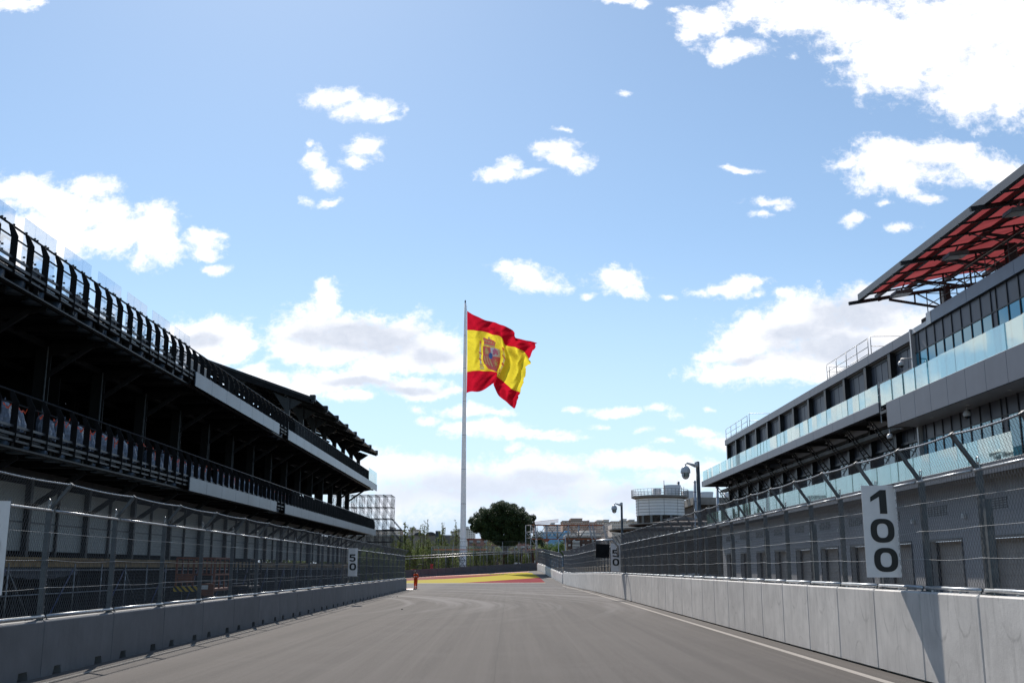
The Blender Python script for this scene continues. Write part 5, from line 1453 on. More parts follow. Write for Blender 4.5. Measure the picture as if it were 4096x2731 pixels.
# ------------------------------------------------------------------ trees
def leaves(centres, per, rad, size, m, rnd, flat=.8, up=.3):
    vs = []; fs = []
    for c, r in centres:
        for _ in range(per):
            d = Vector((rnd.gauss(0,1), rnd.gauss(0,1), rnd.gauss(0,1)*flat)).normalized()*r*(rnd.random()**.45)
            p = c+d; a = Vector((rnd.gauss(0,1), rnd.gauss(0,1), rnd.gauss(0,1))).normalized(); q = a.orthogonal().normalized(); s = size*rnd.uniform(.6, 1.3)
            n = len(vs); vs += [p-a*s, p+q*s*.45, p+a*s, p-q*s*.45]; fs.append((n, n+1, n+2, n+3))
    b = MB(); b.add(vs, fs); return b
def pine():
    Y = 216; rnd = random.Random(21); g0 = gz(0, 196)
    c = px(2006, 2110, Y=Y); x0 = px(1874, 2100, Y=Y).x; x1 = px(2138, 2100, Y=Y).x; zt = px(2000, 1994, Y=Y).z; zb = px(2000, 2170, Y=Y).z
    T = thing('pine_tree', 'broad dark umbrella pine behind the far barrier right of the flagpole', 'tree', ((1990+40-2037)/4306*Y, Y, g0)); o = T.location
    w = (x1-x0)/2; cx = (x0+x1)/2; H = zt-zb; cen = []
    base = Vector((px(2019, 2230, Y=Y).x, Y, g0))
    LB = [(1905,2075,30),(1897,2108,22),(1930,2052,30),(1960,2060,40),(1950,2105,42),(1985,2028,30),(2010,2020,27),(2020,2060,45),(2050,2030,27),(2060,2072,45),(2090,2052,26),(2104,2085,32),(2124,2072,16),(2118,2104,20),(2098,2122,28),(2060,2118,42),(2010,2108,45),(1985,2140,30),(1936,2136,20),(2030,2146,32),(2072,2146,26),(1918,2098,30),(1975,2085,40),(2040,2095,45),(1896,2090,20),(1962,2142,24),(2100,2146,22),(2050,2158,24),(1992,2158,20),(2020,2170,18)]
    for (lx, ly, lr) in LB:
        for dy in (-3.2, 0.0, 3.2):
            k = 1 if dy == 0 else .80
            for _ in range(13 if lr > 35 else 9):
                a = rnd.uniform(0, 6.28); r_ = rnd.random()**.5*lr*k*.78; cc = px(lx+math.cos(a)*r_+(2006-lx)*(.12 if dy else 0), ly+math.sin(a)*r_*.85+(6 if dy else 0), Y=Y+dy+rnd.uniform(-1, 1))
                cen.append((cc, rnd.uniform(.42, .80)))
    cen = [(c_-Vector(o), r) for c_, r in cen]
    leaves(cen, 230, 1, .13, 'pine', rnd).build('crown', 'pine', T, fix=False)
    low = [(Vector((px(2080, 2145, Y=Y-3).x, Y-3, px(2080, 2150, Y=Y-3).z))-Vector(o)+Vector((rnd.uniform(-2,2.2), rnd.uniform(-1,1), rnd.uniform(-1,.9))), .6) for _ in range(22)]
    leaves(low, 140, 1, .12, 'pine', rnd).build('low_bough', 'pine', T, fix=False)
    b = MB(); bb = base-Vector(o)
    b.tube(bb, bb+Vector((.1, 0, 4.2)), .60, 10, .45, False); b.tube(bb+Vector((.1,0,4.1)), bb+Vector((.5,0,8.5)), .45, 8, .25, False)
    for (dx, dy, z0, z1) in ((-3,1,4,8), (3.2,-1,4,7.6), (2.1,1.5,5,9), (-2,-1.5,5,9.4), (-4.6,0,5,8.2)): b.tube(bb+Vector((.1,0,z0)), bb+Vector((dx,dy,z1)), .22, 7, .08, False)
    b.build('trunk', 'bark', T, True, fix=False)
    b = MB(); b.tube(bb+Vector((3.2,1,0)), bb+Vector((3.4,1,4.6)), .34, 8, .22, False); b.tube(bb+Vector((6.2,2,0)), bb+Vector((5.4,2,4.8)), .34, 8, .22, False); b.tube(bb+Vector((6.2,2,2)), bb+Vector((4.4,2,4.8)), .2, 8, .12, False); b.build('side_trunk', 'bark', T, True, fix=False)
pine()
def poplar(xp, ytop, Y, dens, label, seed, ybot=2262, spread=26, stems=None):
    rnd = random.Random(seed); base = px(xp, ybot, Y=Y); base.z = gz(base.x, 196)-.1; zt = px(xp, ytop, Y=Y).z; H = zt-base.z
    T = thing('poplar_tree', label, 'tree', base, group='young poplars behind the far barrier')
    b = MB(); b.tube((0,0,0), (0,0,H*.55), .12, 6, .07, False); cen = []; bare = []
    for k in range(stems or 9):
        a = rnd.uniform(0, 6.28); s = rnd.uniform(.2, 1.0)*spread/4306*Y; z0 = rnd.uniform(.05, .4)*H; z1 = H*rnd.uniform(.72, 1.0)
        p = Vector((0,0,z0)); q = Vector((math.cos(a)*s, math.sin(a)*s, z1)); mid = p.lerp(q, .45)+Vector((math.cos(a)*s*.35, math.sin(a)*s*.35, 0))
        b.poly([p, mid, q], .03, 4)
        for j in range(26):
            t = j/25; c = (p.lerp(mid, t/.45) if t < .45 else mid.lerp(q, (t-.45)/.55)); f = 1 if t < .62 else .45
            cen.append((c+Vector((rnd.uniform(-.2,.2), rnd.uniform(-.2,.2), 0)), (1.25 if t < .55 else .22)*spread/26))
    b.build('trunk', 'bark', T, fix=False)
    cen = [c for i, c in enumerate(cen) if c[1] > .5 or rnd.random() < .75]
    leaves(cen, dens, 1, .10, 'poplar', rnd).build('crown', 'poplar', T, fix=False)
PL_ = 'young poplar with sparse upright twigs, '
for i, (x, yt, Y, d, lab) in enumerate(((1628, 2074, 206, 26, PL_+'leftmost and greenest beside the left wall'), (1690, 2062, 208, 12, PL_+'thin with many bare tips, second from the left'), (1765, 2082, 207, 15, PL_+'in front of the dark screen'), (1822, 2076, 209, 12, PL_+'directly left of the white flagpole'), (1728, 2150, 203, 20, PL_+'low and bushy between its taller neighbours'), (1658, 2150, 202, 18, PL_+'low one behind the barrier by the person'), (1795, 2160, 202, 18, PL_+'low one just before the flagpole'), (1905, 2168, 212, 16, PL_+'right of the flagpole under the pine'), (1960, 2200, 214, 14, PL_+'low one behind the stand steps under the pine'), (1585, 2130, 204, 14, PL_+'beside the foot of the scaffold tower'), (2050, 2205, 214, 14, PL_+'low one at the right end under the pine'), (1700, 2195, 200, 16, PL_+'lowest one behind the dark barrier boards'))):
    poplar(x, yt, Y, d, lab, 30+i, spread=26 if i < 4 else 34)
def bush(xp, ytop, Y, wpx, label, seed, nm='tree', m='bush'):
    rnd = random.Random(seed); base = px(xp, 2200, Y=Y); base.z = gz(base.x, 196)-.1; zt = px(xp, ytop, Y=Y).z; H = zt-base.z; w = wpx/4306*Y
    T = thing(nm, label, 'tree', base); b = MB(); b.tube((0,0,0), (0,0,H*.6), .25*H/8, 7, .1, False)
    for k in range(5): a = k*1.26; b.tube((0,0,H*.35), (math.cos(a)*w*.3, math.sin(a)*w*.3, H*.75), .08*H/8, 5, .03, False)
    b.build('trunk', 'bark', T, True, fix=False)
    cen = []
    for _ in range(70):
        a = rnd.uniform(0, 6.28); r = rnd.random()**.5; z = H*(.45+.5*rnd.random()*(1-r*r*.7)); cen.append((Vector((math.cos(a)*r*w/2, math.sin(a)*r*w/2, z)), H*.10))
    leaves(cen, 90, 1, .16*H/8, m, rnd).build('crown', m, T, fix=False)
bush(2195, 2165, 262, 60, 'round green tree below the blue building, left one', 51)
bush(2238, 2158, 256, 56, 'round green tree below the blue building, right one', 52)
bush(2150, 2112, 240, 40, 'dark pine at the right shoulder of the big umbrella pine', 53, m='pine')

# ------------------------------------------------------------------ catwalk, stairs and gantry scaffolds behind the far barrier
def catwalk():
    Y = 200; g0 = gz(0, 196); p = lambda x, y, d=0: px(x, y, Y=Y+d)
    T = thing('scaffold_walkway', 'long scaffold walkway with barred railings crossing in front of the flagpole foot', 'walkway', (p(1762, 2208).x, Y, g0)); o = T.location
    def L(v): return Vector(v)-Vector(o)
    x0, x1 = p(1762, 0).x, p(2132, 0).x; zt = p(2000, 2185).z; zf = p(2000, 2210).z; n = 15
    b = MB()
    for z in (zf, zf-.25): b.box(x0-o.x, x1-o.x, -.5, .5, z-o.z-.05, z-o.z+.03)
    b.build('deck', 'scaff_dark', T)
    for i in range(n+1):
        x = x0+(x1-x0)*i/n; b = MB(); b.tube((x-o.x, -.5, 0), (x-o.x, -.5, zt-o.z), .05, 5); b.tube((x-o.x, .5, 0), (x-o.x, .5, zf-o.z), .05, 5); b.build('standard', 'scaff', T, True)
        if i < n:
            w = (x1-x0)/n; b = MB()
            for k in range(11): b.tube((x-o.x+w*k/11, -.52, zf-o.z+.12), (x-o.x+w*k/11, -.52, zt-o.z), .016, 4)
            for z in (zf+.12, zt): b.tube((x-o.x+.05, -.52, z-o.z), (x-o.x+w-.05, -.52, z-o.z), .03, 4)
            b.build('barred_panel', 'scaff', T)
            b = MB(); b.tube((x-o.x, -.5, zf-o.z-.1), (x-o.x+w, -.5, .3), .025, 4)
            if i % 3 == 0: b.tube((x-o.x+w, -.5, zf-o.z-.1), (x-o.x, -.5, .3), .025, 4)
            b.tube((x-o.x, -.5, 1.1), (x-o.x+w, -.5, 1.1), .025, 4); b.build('brace', 'scaff_dark', T, True)
    xr = p(1960, 0).x
    b = MB(); b.box(x0-o.x+.4, xr-o.x, -.4, -.34, p(0, 2199).z-o.z, p(0, 2195.5).z-o.z); b.build('orange_board', 'rust_o', T)
    b = MB(); b.box(p(2100,0).x-o.x, x1-o.x, -.4, -.34, p(0, 2199).z-o.z, p(0, 2195.5).z-o.z); b.build('orange_board', 'rust_o', T)
    # upper landing on the right
    zt2, xl = p(0, 2164).z, p(1838, 0).x; b = MB()
    n2 = 46
    for k in range(n2+1): x = xl+(x1-xl)*k/n2; b.tube((x-o.x, .9, zt-o.z), (x-o.x, .9, zt2-o.z), .014, 4)
    for z in (zt+.05, zt2): b.tube((xl-o.x, .9, z-o.z), (x1-o.x, .9, z-o.z), .03, 4)
    b.build('upper_railing', 'scaff_dark', T)
    for k in range(6): x = xl+(x1-xl)*k/5; b = MB(); b.tube((x-o.x, .9, 0), (x-o.x, .9, zt2-o.z), .045, 5); b.build('standard', 'scaff', T, True)
    b = MB(); a = p(1835, 2200); 
    for (xa, xb) in ((1838, 1862),):
        for (z0, z1) in ((2214, 2240), (2240, 2266)):
            q0, q1, q2, q3 = p(xa, z0), p(xb, z1), p(xb, z0), p(xa, z1); b.tube(L(q0)+Vector((0,-1,0)), L(q1)+Vector((0,-1,0)), .05, 4); b.tube(L(q2)+Vector((0,-1,0)), L(q3)+Vector((0,-1,0)), .05, 4); b.tube(L(q3)+Vector((0,-1,0)), L(q1)+Vector((0,-1,0)), .05, 4)
    b.build('cross_frame', 'scaff_dark', T, True)
    # the ramp of rails falling to the left
    R2 = thing('ramp_railing', 'long sloping scaffold handrails running down to the left behind the barrier boards', 'railing', (p(1625, 2230).x, 196, g0)); o2 = R2.location
    def q(x, y): return px(x, y, Y=196)-Vector(o2)
    for (ya, yb) in ((2222, 2199), (2233, 2206)):
        b = MB(); b.tube(q(1560, ya+5), q(2150, yb), .06, 6); b.build('handrail', 'scaff', R2, True)
    for yy in (2244, 2250, 2262, 2266):
        b = MB(); b.tube(q(1560, yy+3), q(2130, yy-8), .025, 4); b.build('wire', 'scaff_dark', R2, True)
    for x in (1592, 1640, 1692, 1740, 1787, 1883, 1935, 1990, 2074, 2125):
        b = MB(); c = q(x, 2226-(x-1592)*.03); b.tube((c.x, 0, 0), c, .07, 6); b.build('post', 'scaff_dark', R2, True)
M['rust_o'] = mat('orange toe board', (.65,.16,.03), .6)
catwalk()
def gantry():
    Y = 196.0; g0 = gz(4, 196); p = lambda x, y: px(x, y, Y=Y)
    xs_ = [2141, 2188, 2231, 2274, 2316, 2358, 2371, 2415]; zt, zm, zb_ = 2098, 2135, 2154
    T = thing('scaffold_gantry', 'scaffold footbridge with rusty rails right of the pine, in front of the brown apartments', 'gantry', (p(2141, 0).x, Y, g0)); o = T.location
    q = lambda x, y, d=0: p(x, y)-Vector(o)+Vector((0, d, 0))
    for x in xs_:
        b = MB()
        for d in (0, 2.2):
            leg = x in (2141, 2358, 2371, 2415); b.tube((q(x, 0).x, d, 0) if leg else q(x, zb_+2, d), q(x, zt, d), .09 if not leg else .08, 6)
        b.build('upright', 'scaff', T, True)
    for (y, m) in ((zt, 'rust'), (2130, 'scaff'), (2144, 'scaff'), (zb_, 'rust')):
        for d in (0, 2.2): b = MB(); b.beam(q(2128, y, d), q(2416, y+1, d), .10, .13 if m == 'rust' else .08); b.build('chord', m, T)
    for a, c in zip(xs_[:5], xs_[1:6]):
        b = MB(); b.tube(q(a, zt), q(c, zb_), .045, 5) if xs_.index(a) % 2 else b.tube(q(c, zt), q(a, zb_), .045, 5); b.tube(q(a, zb_, 2.2), q(c, zt, 2.2), .04, 5); b.build('diagonal', 'scaff_dark', T, True)
    b = MB(); b.box(q(2141,0).x, q(2358,0).x, 0.1, 2.1, q(0,zb_).z-.05, q(0,zb_).z+.02); b.build('deck', 'scaff_dark', T)
    b = MB()
    for k in range(4): b.tube(q(2371, 2100+k*14), q(2415, 2114+k*14), .04, 4); b.tube(q(2371, 2114+k*14), q(2415, 2100+k*14), .035, 4); b.tube(q(2371, 2100+k*14, 2.2), q(2415, 2100+k*14, 2.2), .04, 4)
    b.tube(q(2415, 2102), q(2470, 2150), .05, 5); b.tube(q(2415, 2128), q(2450, 2160), .05, 5); b.build('raking_shore', 'scaff', T, True)
    # tower at the left end, beside the pine
    scaffold('scaffold_tower', 'narrow scaffold tower between the umbrella pine and the footbridge', [p(2098,0).x, p(2116,0).x, p(2134,0).x, p(2141,0).x-.1], [197.5, 199.5], [p(0,2180).z, p(0,2150).z, p(0,2125).z, p(0,2098).z], 'scaff', .06, True, z0=g0)
gantry()
# lamp posts near the far wall, white vehicle roofs
def lamp_post(xp, ytop, Y, label, arm=True):
    t0 = px(xp, ytop, Y=Y); T = thing('lamp_post', label, 'lamp post', (t0.x, Y, gz(t0.x, min(Y, 196)))); H = t0.z-T.location.z
    b = MB(); b.tube((0,0,0), (0,0,H), .075, 8, .05); b.build('post', 'galv', T, True)
    if arm: b = MB(); b.poly([(0,0,H-.05),(.15,0,H-.35),(.45,0,H-.60),(.62,0,H-.68)], .045, 6); b.sphere((.68,0,H-.72), .12, .07, .06, 8, 5); b.build('lamp_arm', 'scaff_dark', T, True)
lamp_post(2234, 2152, 160, 'slim lamp post with a drooping curved arm above the right-hand fence corner')
lamp_post(2261, 2134, 165, 'slim straight post right of the curved lamp arm', False)
lamp_post(2779, 2033, 118, 'small lamp post with a bright head beside the nearer camera mast')
def van(x0, y, x1, label, Y=206, col='car_white'):
    a = px(x0, y, Y=Y); c = px(x1, y, Y=Y); L = c.x-a.x; g0 = gz(a.x, 196); T = thing('parked_van', label, 'van', (a.x, Y, g0)); H = a.z-g0
    H = max(H, 1.6)
    b = MB(); b.prism([(0,.35),(L,.35),(L,H*.55),(L-.12*L,H*.62),(L-.25*L,H-.05),(L-.28*L,H),(.05*L,H),(0,H-.08)], 'y', -.9, .9); b.build('body', col, T)
    b = MB(); b.box(L*.30, L*.66, -.905, -.901, H*.62, H-.14); b.build('window', 'windark', T)
    for x in (.2*L, .8*L):
        w = MB(); w.lathe([(0,-.1),(.34,-.1),(.34,.1),(0,.1)], 0, 0, 14); o = w.build('wheel', 'rubber', T, True); o.rotation_euler = (R(90),0,0); o.location = (x, -.82, .34)
van(2056, 2249, 2089, 'white van behind the right end of the dark barrier boards')
van(2138, 2240, 2158, 'white vehicle behind the corner where the far barrier meets the fence')
def tractor():
    Y = 197; a = px(1645, 2270, Y=Y); T = thing('tractor', 'red open tractor with a black roll frame behind the barrier boards, above the person', 'tractor', (a.x, Y, gz(a.x, 196))); s = Y/4306
    H = px(0, 2256, Y=Y).z-T.location.z
    b = MB(); b.cbox(.1, 2.6, -.6, .6, .6, 1.25, .1); b.cbox(.0, 1.2, -.45, .45, 1.25, H*.62, .1); b.build('body', 'red_paint', T)
    b = MB(); b.poly([(.9,-.5,1.2),(1.3,-.5,H-.1),(1.5,-.5,H),(2.6,-.5,H),(2.8,-.5,H-.2),(2.9,-.5,1.2)], .06, 6); b.poly([(.9,.5,1.2),(1.3,.5,H-.1),(1.5,.5,H),(2.6,.5,H),(2.8,.5,H-.2),(2.9,.5,1.2)], .06, 6); b.build('roll_frame', 'black', T, True)
    for x, r in ((.5, .5), (2.3, .65)):
        w = MB(); w.lathe([(0,-.15),(r,-.15),(r,.15),(0,.15)], 0, 0, 16)
        for sy in (-.72, .72): o = link('wheel', w.mesh('wheel', 'rubber', True), T, (x, sy, r)); o.rotation_euler = (R(90),0,0)
    b = MB(); b.cbox(3.5, 4.0, -.3, .3, .5, H+.05, .03); b.build('rear_box', 'red_paint', T)
tractor()
def car(x, y, L, label):
    T = thing('parked_car', label, 'car', (x, y, 0), 0)
    side = [(0,.45),(.05,.80),(.9,1.0),(1.7,1.44),(3.1,1.48),(3.9,1.05),(4.35,.98),(4.45,.5),(4.4,.3),(.05,.3)]
    b = MB(); b.prism(side, 'x', -.86, .86); b.build('body', 'car_dark', T)
    b = MB()
    for sx in (-.866, .861): b.prism([(1.05,1.02),(1.72,1.38),(3.05,1.41),(3.7,1.06)], 'x', sx, sx+.005)
    b.build('side_window', 'windark', T)
    b = MB(); b.add([(-.75,.98,1.035),(.75,.98,1.035),(.68,1.68,1.435),(-.68,1.68,1.435)], [(0,1,2,3)]); b.build('windscreen', 'windark', T)
    for yy in (.85, 3.5):
        for sx in (-.78, .78):
            w = MB(); w.lathe([(0,-.1),(.32,-.1),(.32,.1),(0,.1)], 0, 0, 18); o = w.build('wheel', 'rubber', T, True); o.rotation_euler = (0,R(90),0); o.location = (sx, yy, .32)
            r = MB(); r.lathe([(0,-.105),(.2,-.105),(.2,.105),(0,.105)], 0, 0, 10); r.build('rim', 'galv', o)
    for sx in (-.62, .62): b = MB(); b.cbox(sx-.15, sx+.15, -.01, .06, .62, .74, .01); b.build('headlight', 'white', T)
    T.scale = (1, 1, 1.05)
car(15.2, 84, 4.4, 'dark blue car parked behind the right fence before the garages')
car(17.8, 104, 4.4, 'second dark car parked farther off behind the right fence')
for i in range(6):
    b = MB(); b.prism([(0,0),(.45,0),(.30,.85),(.15,.85)], 'x', 0, 1.5); o = b.build('water_barrier', 'red_paint' if i % 2 else 'white'); o.location = (17.5+i*1.6, 118, -.0)
    tag(o, ('red' if i % 2 else 'white')+' plastic road barrier in the row behind the right fence', 'road barrier', 'plastic barriers behind the right fence')

# ------------------------------------------------------------------ round tower, pavilion roofs and plant
def round_tower():
    Y = 178; s = Y/4306; cxp = 2645; R_ = 100*s; c = px(2640, 2000, Y=Y+R_*.9); g0 = .0
    T = thing('round_tower', 'round building clad in white tiles with two tapered drums and a railing on its roof', 'building', (c.x, c.y, g0))
    zt = px(0, 1985, Y=Y).z; zm = px(0, 2058, Y=Y).z; zl = px(0, 2088, Y=Y).z
    b = MB(); b.lathe([(R_, zm), (R_, zt-.2)], 0, 0, 48)
    b.build('wall', 'stone', T, True)
    b = MB(); 
    for k in range(1, 6): z = zm+(zt-zm)*k/6; b.lathe([(R_+.01, z-.035), (R_+.03, z), (R_+.01, z+.035)], 0, 0, 48)
    for k in range(5): a = math.pi+k*.62+.35; b.box(0,0,0,0,0,0) if False else b.beam((math.cos(a)*(R_+.01), math.sin(a)*(R_+.01), zm), (math.cos(a)*(R_+.01), math.sin(a)*(R_+.01), zt-.3), .04, .04)
    b.build('panel_joint', 'concrete_old', T)
    b = MB(); b.lathe([(0, g0), (R_-.25, g0), (R_-.25, zm), (0, zm)], 0, 0, 40); b.build('base', 'darkwood', T)
    for k in range(10): a = math.pi+.2+k*.42; b = MB(); b.box(-.18, .18, -.18, .18, 0, zm); o = b.build('base_column', 'concrete_old', T); o.location = (math.cos(a)*(R_-.1), math.sin(a)*(R_-.1), 0)
    b = MB(); b.lathe([(0, zt-.2), (R_, zt-.25), (R_+.75, zt), (R_+.75, zt+.25), (0, zt+.25)], 0, 0, 48); b.build('roof_slab', 'concrete_old', T)
    b = MB()
    for z in (.35, .7, 1.1): b.lathe([(R_+.68, zt+.22+z-.03), (R_+.72, zt+.22+z), (R_+.68, zt+.22+z+.03)], 0, 0, 48)
    for k in range(44): a = 2*math.pi*k/44; b.tube((math.cos(a)*(R_+.7), math.sin(a)*(R_+.7), zt+.2), (math.cos(a)*(R_+.7), math.sin(a)*(R_+.7), zt+1.35), .03, 4)
    b.build('railing', 'scaff_dark', T)
    for (xa, xb, yt, dy) in ((2584, 2655, 1936, -1.5), (2558, 2596, 1943, 2.5)):
        r = (xb-xa)/2*s*1.04; xx = px((xa+xb)/2, 0, Y=Y+R_).x-c.x; zz = px(0, yt, Y=Y).z
        b = MB(); b.lathe([(r*.86, zt+.25), (r, zz), (r-.12, zz), (r*.8, zt+.3)], xx, dy, 32); b.build('roof_drum', 'drum_pale', T, True)
    b = MB(); b.tube((px(2590,0,Y=Y+R_).x-c.x, -R_*.5, zt), (px(2590,0,Y=Y+R_).x-c.x, -R_*.5, px(0,1917,Y=Y).z), .05, 5); b.build('aerial', 'scaff_dark', T)
    # plant hall, chimneys and more drums to its right
    P = thing('plant_hall', 'long dark concrete plant hall with drums on its roof right of the round tower', 'building', (px(2706,0,Y=185).x, 185, 0)); o = P.location
    q = lambda x, y, YY=185: px(x, y, Y=YY)-Vector(o)
    xa, xb = 0, q(2990, 0).x; zr = q(0, 1989).z; zlo = 0
    b = MB(); b.box(xa, xb, 0, 14, 0, zr-1.3); b.build('wall', 'darkwood', P)
    b = MB(); b.box(xa-.4, xb, -.8, 14.5, zr-1.25, zr); b.build('roof', 'concrete_old', P)
    for k in range(8): x = xa+.8+k*(xb-1)/8; b = MB(); b.box(x-.18, x+.18, -.25, -.003, 0, zr-1.26); b.build('pier', 'concrete_old', P)
    b = MB()
    for k in range(56): x = xa+k*(xb-.1)/56; b.box(x, x+.04, -.14, -.10, zr-7.5, zr-1.9)
    for k in range(12): b.box(xa, xb, -.14, -.10, zr-7.4+k*.5, zr-7.36+k*.5)
    b.build('lattice', 'scaff_dark', P)
    for (x0, x1, yt) in ((2659, 2707, 1960), (2722, 2776, 1964), (2810, 2862, 1967)):
        r = (x1-x0)/2*190/4306*1.08; xx = q((x0+x1)/2, 0, 190).x; zz = px(0, yt, Y=188).z
        b = MB(); b.lathe([(r*.86, zr), (r, zz), (r-.12, zz), (r*.8, zr+.1)], xx, 5, 30); b.build('roof_drum', 'drum_pale', P, True)
    for (xc, yt, lab) in ((2712.5, 1925, 'grey ringed steel chimney nearest the round white tower'), (2778, 1922, 'grey steel chimney hidden partly by the nearer camera mast'), (2868, 1944, 'grey ringed steel chimney at the left end of the pit building balcony')):
        a = px(xc, yt, Y=181); C = thing('chimney', lab, 'chimney', (a.x, 181, 0)); r = 6*181/4306
        b = MB(); b.tube((0,0,0), (0,0,a.z), r, 16); b.build('flue', 'galv', C, True)
        b = MB(); 
        for k in range(6): z = a.z-.3-k*1.6; b.lathe([(r+.01,z-.04),(r+.04,z),(r+.01,z+.04)], 0, 0, 16)
        b.build('ring', 'scaff_dark', C)
        b = MB(); w = .42; x0 = r+.25
        for dx in (0, w): b.tube((x0+dx, 0, 0), (x0+dx, 0, a.z-.9), .045, 4)
        zz = a.z-1; k = 0
        while zz > 2: b.tube((x0+(w if k % 2 else 0), 0, zz), (x0+(0 if k % 2 else w), 0, zz-.55), .035, 4); zz -= .55; k += 1
        b.build('lattice_support', 'scaff_dark', C)
round_tower()
def pavilion():
    T = thing('pavilion', 'low round pavilion with stacked flat overhanging roofs below the white tower', 'building', (px(2700,0,Y=165).x, 165, 0)); o = T.location
    def disc(xl, yr, ytop, ybot, Y, nm, xr=None):
        # left edge of the disc on the photo gives the radius
        cx = o.x; R_ = cx-px(xl, 0, Y=Y).x; z1 = px(0, ytop, Y=Y-R_*.6).z; z0 = px(0, ybot, Y=Y-R_*.6).z; return R_, z0, z1
    for (xl, yt, yb, Y) in ((2398, 2113, 2122, 165), (2466, 2092, 2101, 170), (2590, 2072, 2080, 178)):
        R_ = o.x-px(xl, 0, Y=Y).x; z1 = px(0, yt, Y=Y).z; z0 = px(0, yb, Y=Y).z; dy = Y-o.y
        b = MB(); b.lathe([(R_-.8, z0-.1), (R_, z0), (R_, z0+.18), (R_*.45, z1+.25), (0, z1+.35)], 0, dy, 64)
        b.build('roof', 'roof_strip', T)
        b = MB(); b.lathe([(R_*.99, z0-.02), (R_+.05, z0+.05), (R_+.05, z0+.22), (R_*.99, z0+.20)], 0, dy, 64); b.build('roof_rim', 'concrete_old', T)
        b = MB(); b.lathe([(R_*.84, 0), (R_*.84, z0-.12)], 0, dy, 48); b.build('wall', 'darkwood', T)
        b = MB(); b.lathe([(R_*.845, z0-1.1), (R_*.86, z0-1.1), (R_*.86, z0-.3), (R_*.845, z0-.3)], 0, dy, 48); b.build('beam_ring', 'concrete_old', T)
pavilion()

# ------------------------------------------------------------------ city behind
def block(nm, label, x0, x1, ytop, ybot, Y, depth, m, cols, rows, penthouse=None, roof=None, cat='building', wfrac=.45, zbase=None, bands=None):
    a = px(x0, ytop, Y=Y); c = px(x1, ytop, Y=Y); zb = (px(x0, ybot, Y=Y).z if zbase is None else zbase); g0 = 1.2
    T = thing(nm, label, cat, (a.x, Y, g0)); L = c.x-a.x; H = a.z-g0; low = max(0, zb-g0)
    b = MB(); b.box(0, L, 0, depth, 0, H); b.build('wall', m, T)
    b = MB(); b.box(-.3, L+.3, -.3, depth+.3, H, H+.3); b.build('roof', roof or 'concrete_old', T)
    for (pa, pb, py) in (penthouse or []):
        u = px(pa, py, Y=Y+3); v = px(pb, py, Y=Y+3); b = MB(); b.box(u.x-a.x, v.x-a.x, 3, depth-2, H, u.z-g0); b.box(u.x-a.x-.15, v.x-a.x+.15, 2.85, depth-1.9, u.z-g0+.0, u.z-g0+.4); b.build('penthouse', m, T)
    if cols and rows:
        sp = L/cols; sh = (H-low)/rows; w = sp*wfrac; h = sh*.5
        wb = MB(); wb.box(-w/2, w/2, -.06, -.01, 0, h); wm = wb.mesh('window', 'windark')
        fb = MB(); fb.box(-w/2-.1, w/2+.1, -.10, -.065, h*.45, h*1.1); fm = fb.mesh('shutter', 'winframe')
        rn = random.Random(int(x0)); cnt = 0
        for i in range(cols):
            for j in range(rows):
                if cnt >= 98: break
                cnt += 1
                o = link('window', wm, T, (sp*(i+.5), 0, low+sh*(j+.28)))
                if rn.random() < .5: link('shutter', fm, o)
    for (ya, yb_, mm) in (bands or []):
        z0 = px(x0, yb_, Y=Y).z-g0; z1 = px(x0, ya, Y=Y).z-g0; b = MB(); b.box(.2, L-.2, -.5, -.11, z0, z1); b.build('facade_band', mm, T)
    return T
block('apartment_block', 'brown apartment tower with a stepped roof, tallest above the footbridge', 2251, 2347, 2084, 2150, 520, 22, 'brown_render', 12, 7, [(2284, 2329, 2075)], wfrac=.35)
block('apartment_block', 'pinkish apartment block stepping down right of the brown tower', 2347.5, 2388, 2089, 2150, 535, 20, 'pink_render', 6, 6, [(2350, 2357, 2083)], wfrac=.35)
block('apartment_block', 'cream apartment block with two square roof boxes', 2388.5, 2448, 2089, 2150, 545, 20, 'cream_render', 9, 6, [(2389, 2407, 2082), (2415, 2436, 2080)], wfrac=.4)
block('apartment_block', 'long pale apartment block reaching behind the round white tower', 2447, 2560, 2086, 2140, 500, 20, 'cream_render', 14, 5, [(2491, 2506, 2077), (2518, 2538, 2080)], wfrac=.4)
block('apartment_block', 'white apartment tower under the crane jib left of the brown tower', 2179, 2250, 2099, 2150, 560, 18, 'pale_render', 10, 6, [(2204, 2219, 2092)], wfrac=.5)
block('apartment_block', 'pale balconied apartment tower right of the flagpole', 1858, 1897, 2117, 2165, 500, 18, 'pale_render', 5, 6, [(1860, 1872, 2108)], wfrac=.55)
block('apartment_block', 'pale apartment tower left of the flagpole', 1806, 1857, 2126, 2165, 505, 18, 'pale_render', 6, 5, [(1826, 1843, 2118)], wfrac=.5)
block('apartment_block', 'cream apartment block behind the scaffold tower raking tubes', 1533, 1600, 2118, 2160, 520, 18, 'cream_render', 9, 5, [(1559, 1573, 2110)], wfrac=.4)
block('apartment_block', 'cream apartment block with a square stair tower behind the poplars', 1634, 1672, 2119, 2160, 520, 18, 'cream_render', 6, 5, [(1639, 1655, 2111)], wfrac=.4)
block('apartment_block', 'low cream block between the scaffold tower and the poplars', 1500, 1534, 2122, 2160, 540, 16, 'cream_render', 5, 4, None, wfrac=.4)
block('hall', 'long flat grey hall behind the poplars', 1330, 1830, 2143, 2225, 300, 30, 'concrete_old', 0, 0, roof='scaff')
block('hall', 'blue clad hall under the footbridge, in front of the apartments', 2166, 2278, 2130, 2152, 380, 24, 'blue_build', 12, 1, [(2262, 2276, 2126)], wfrac=.12, roof='blue_build')
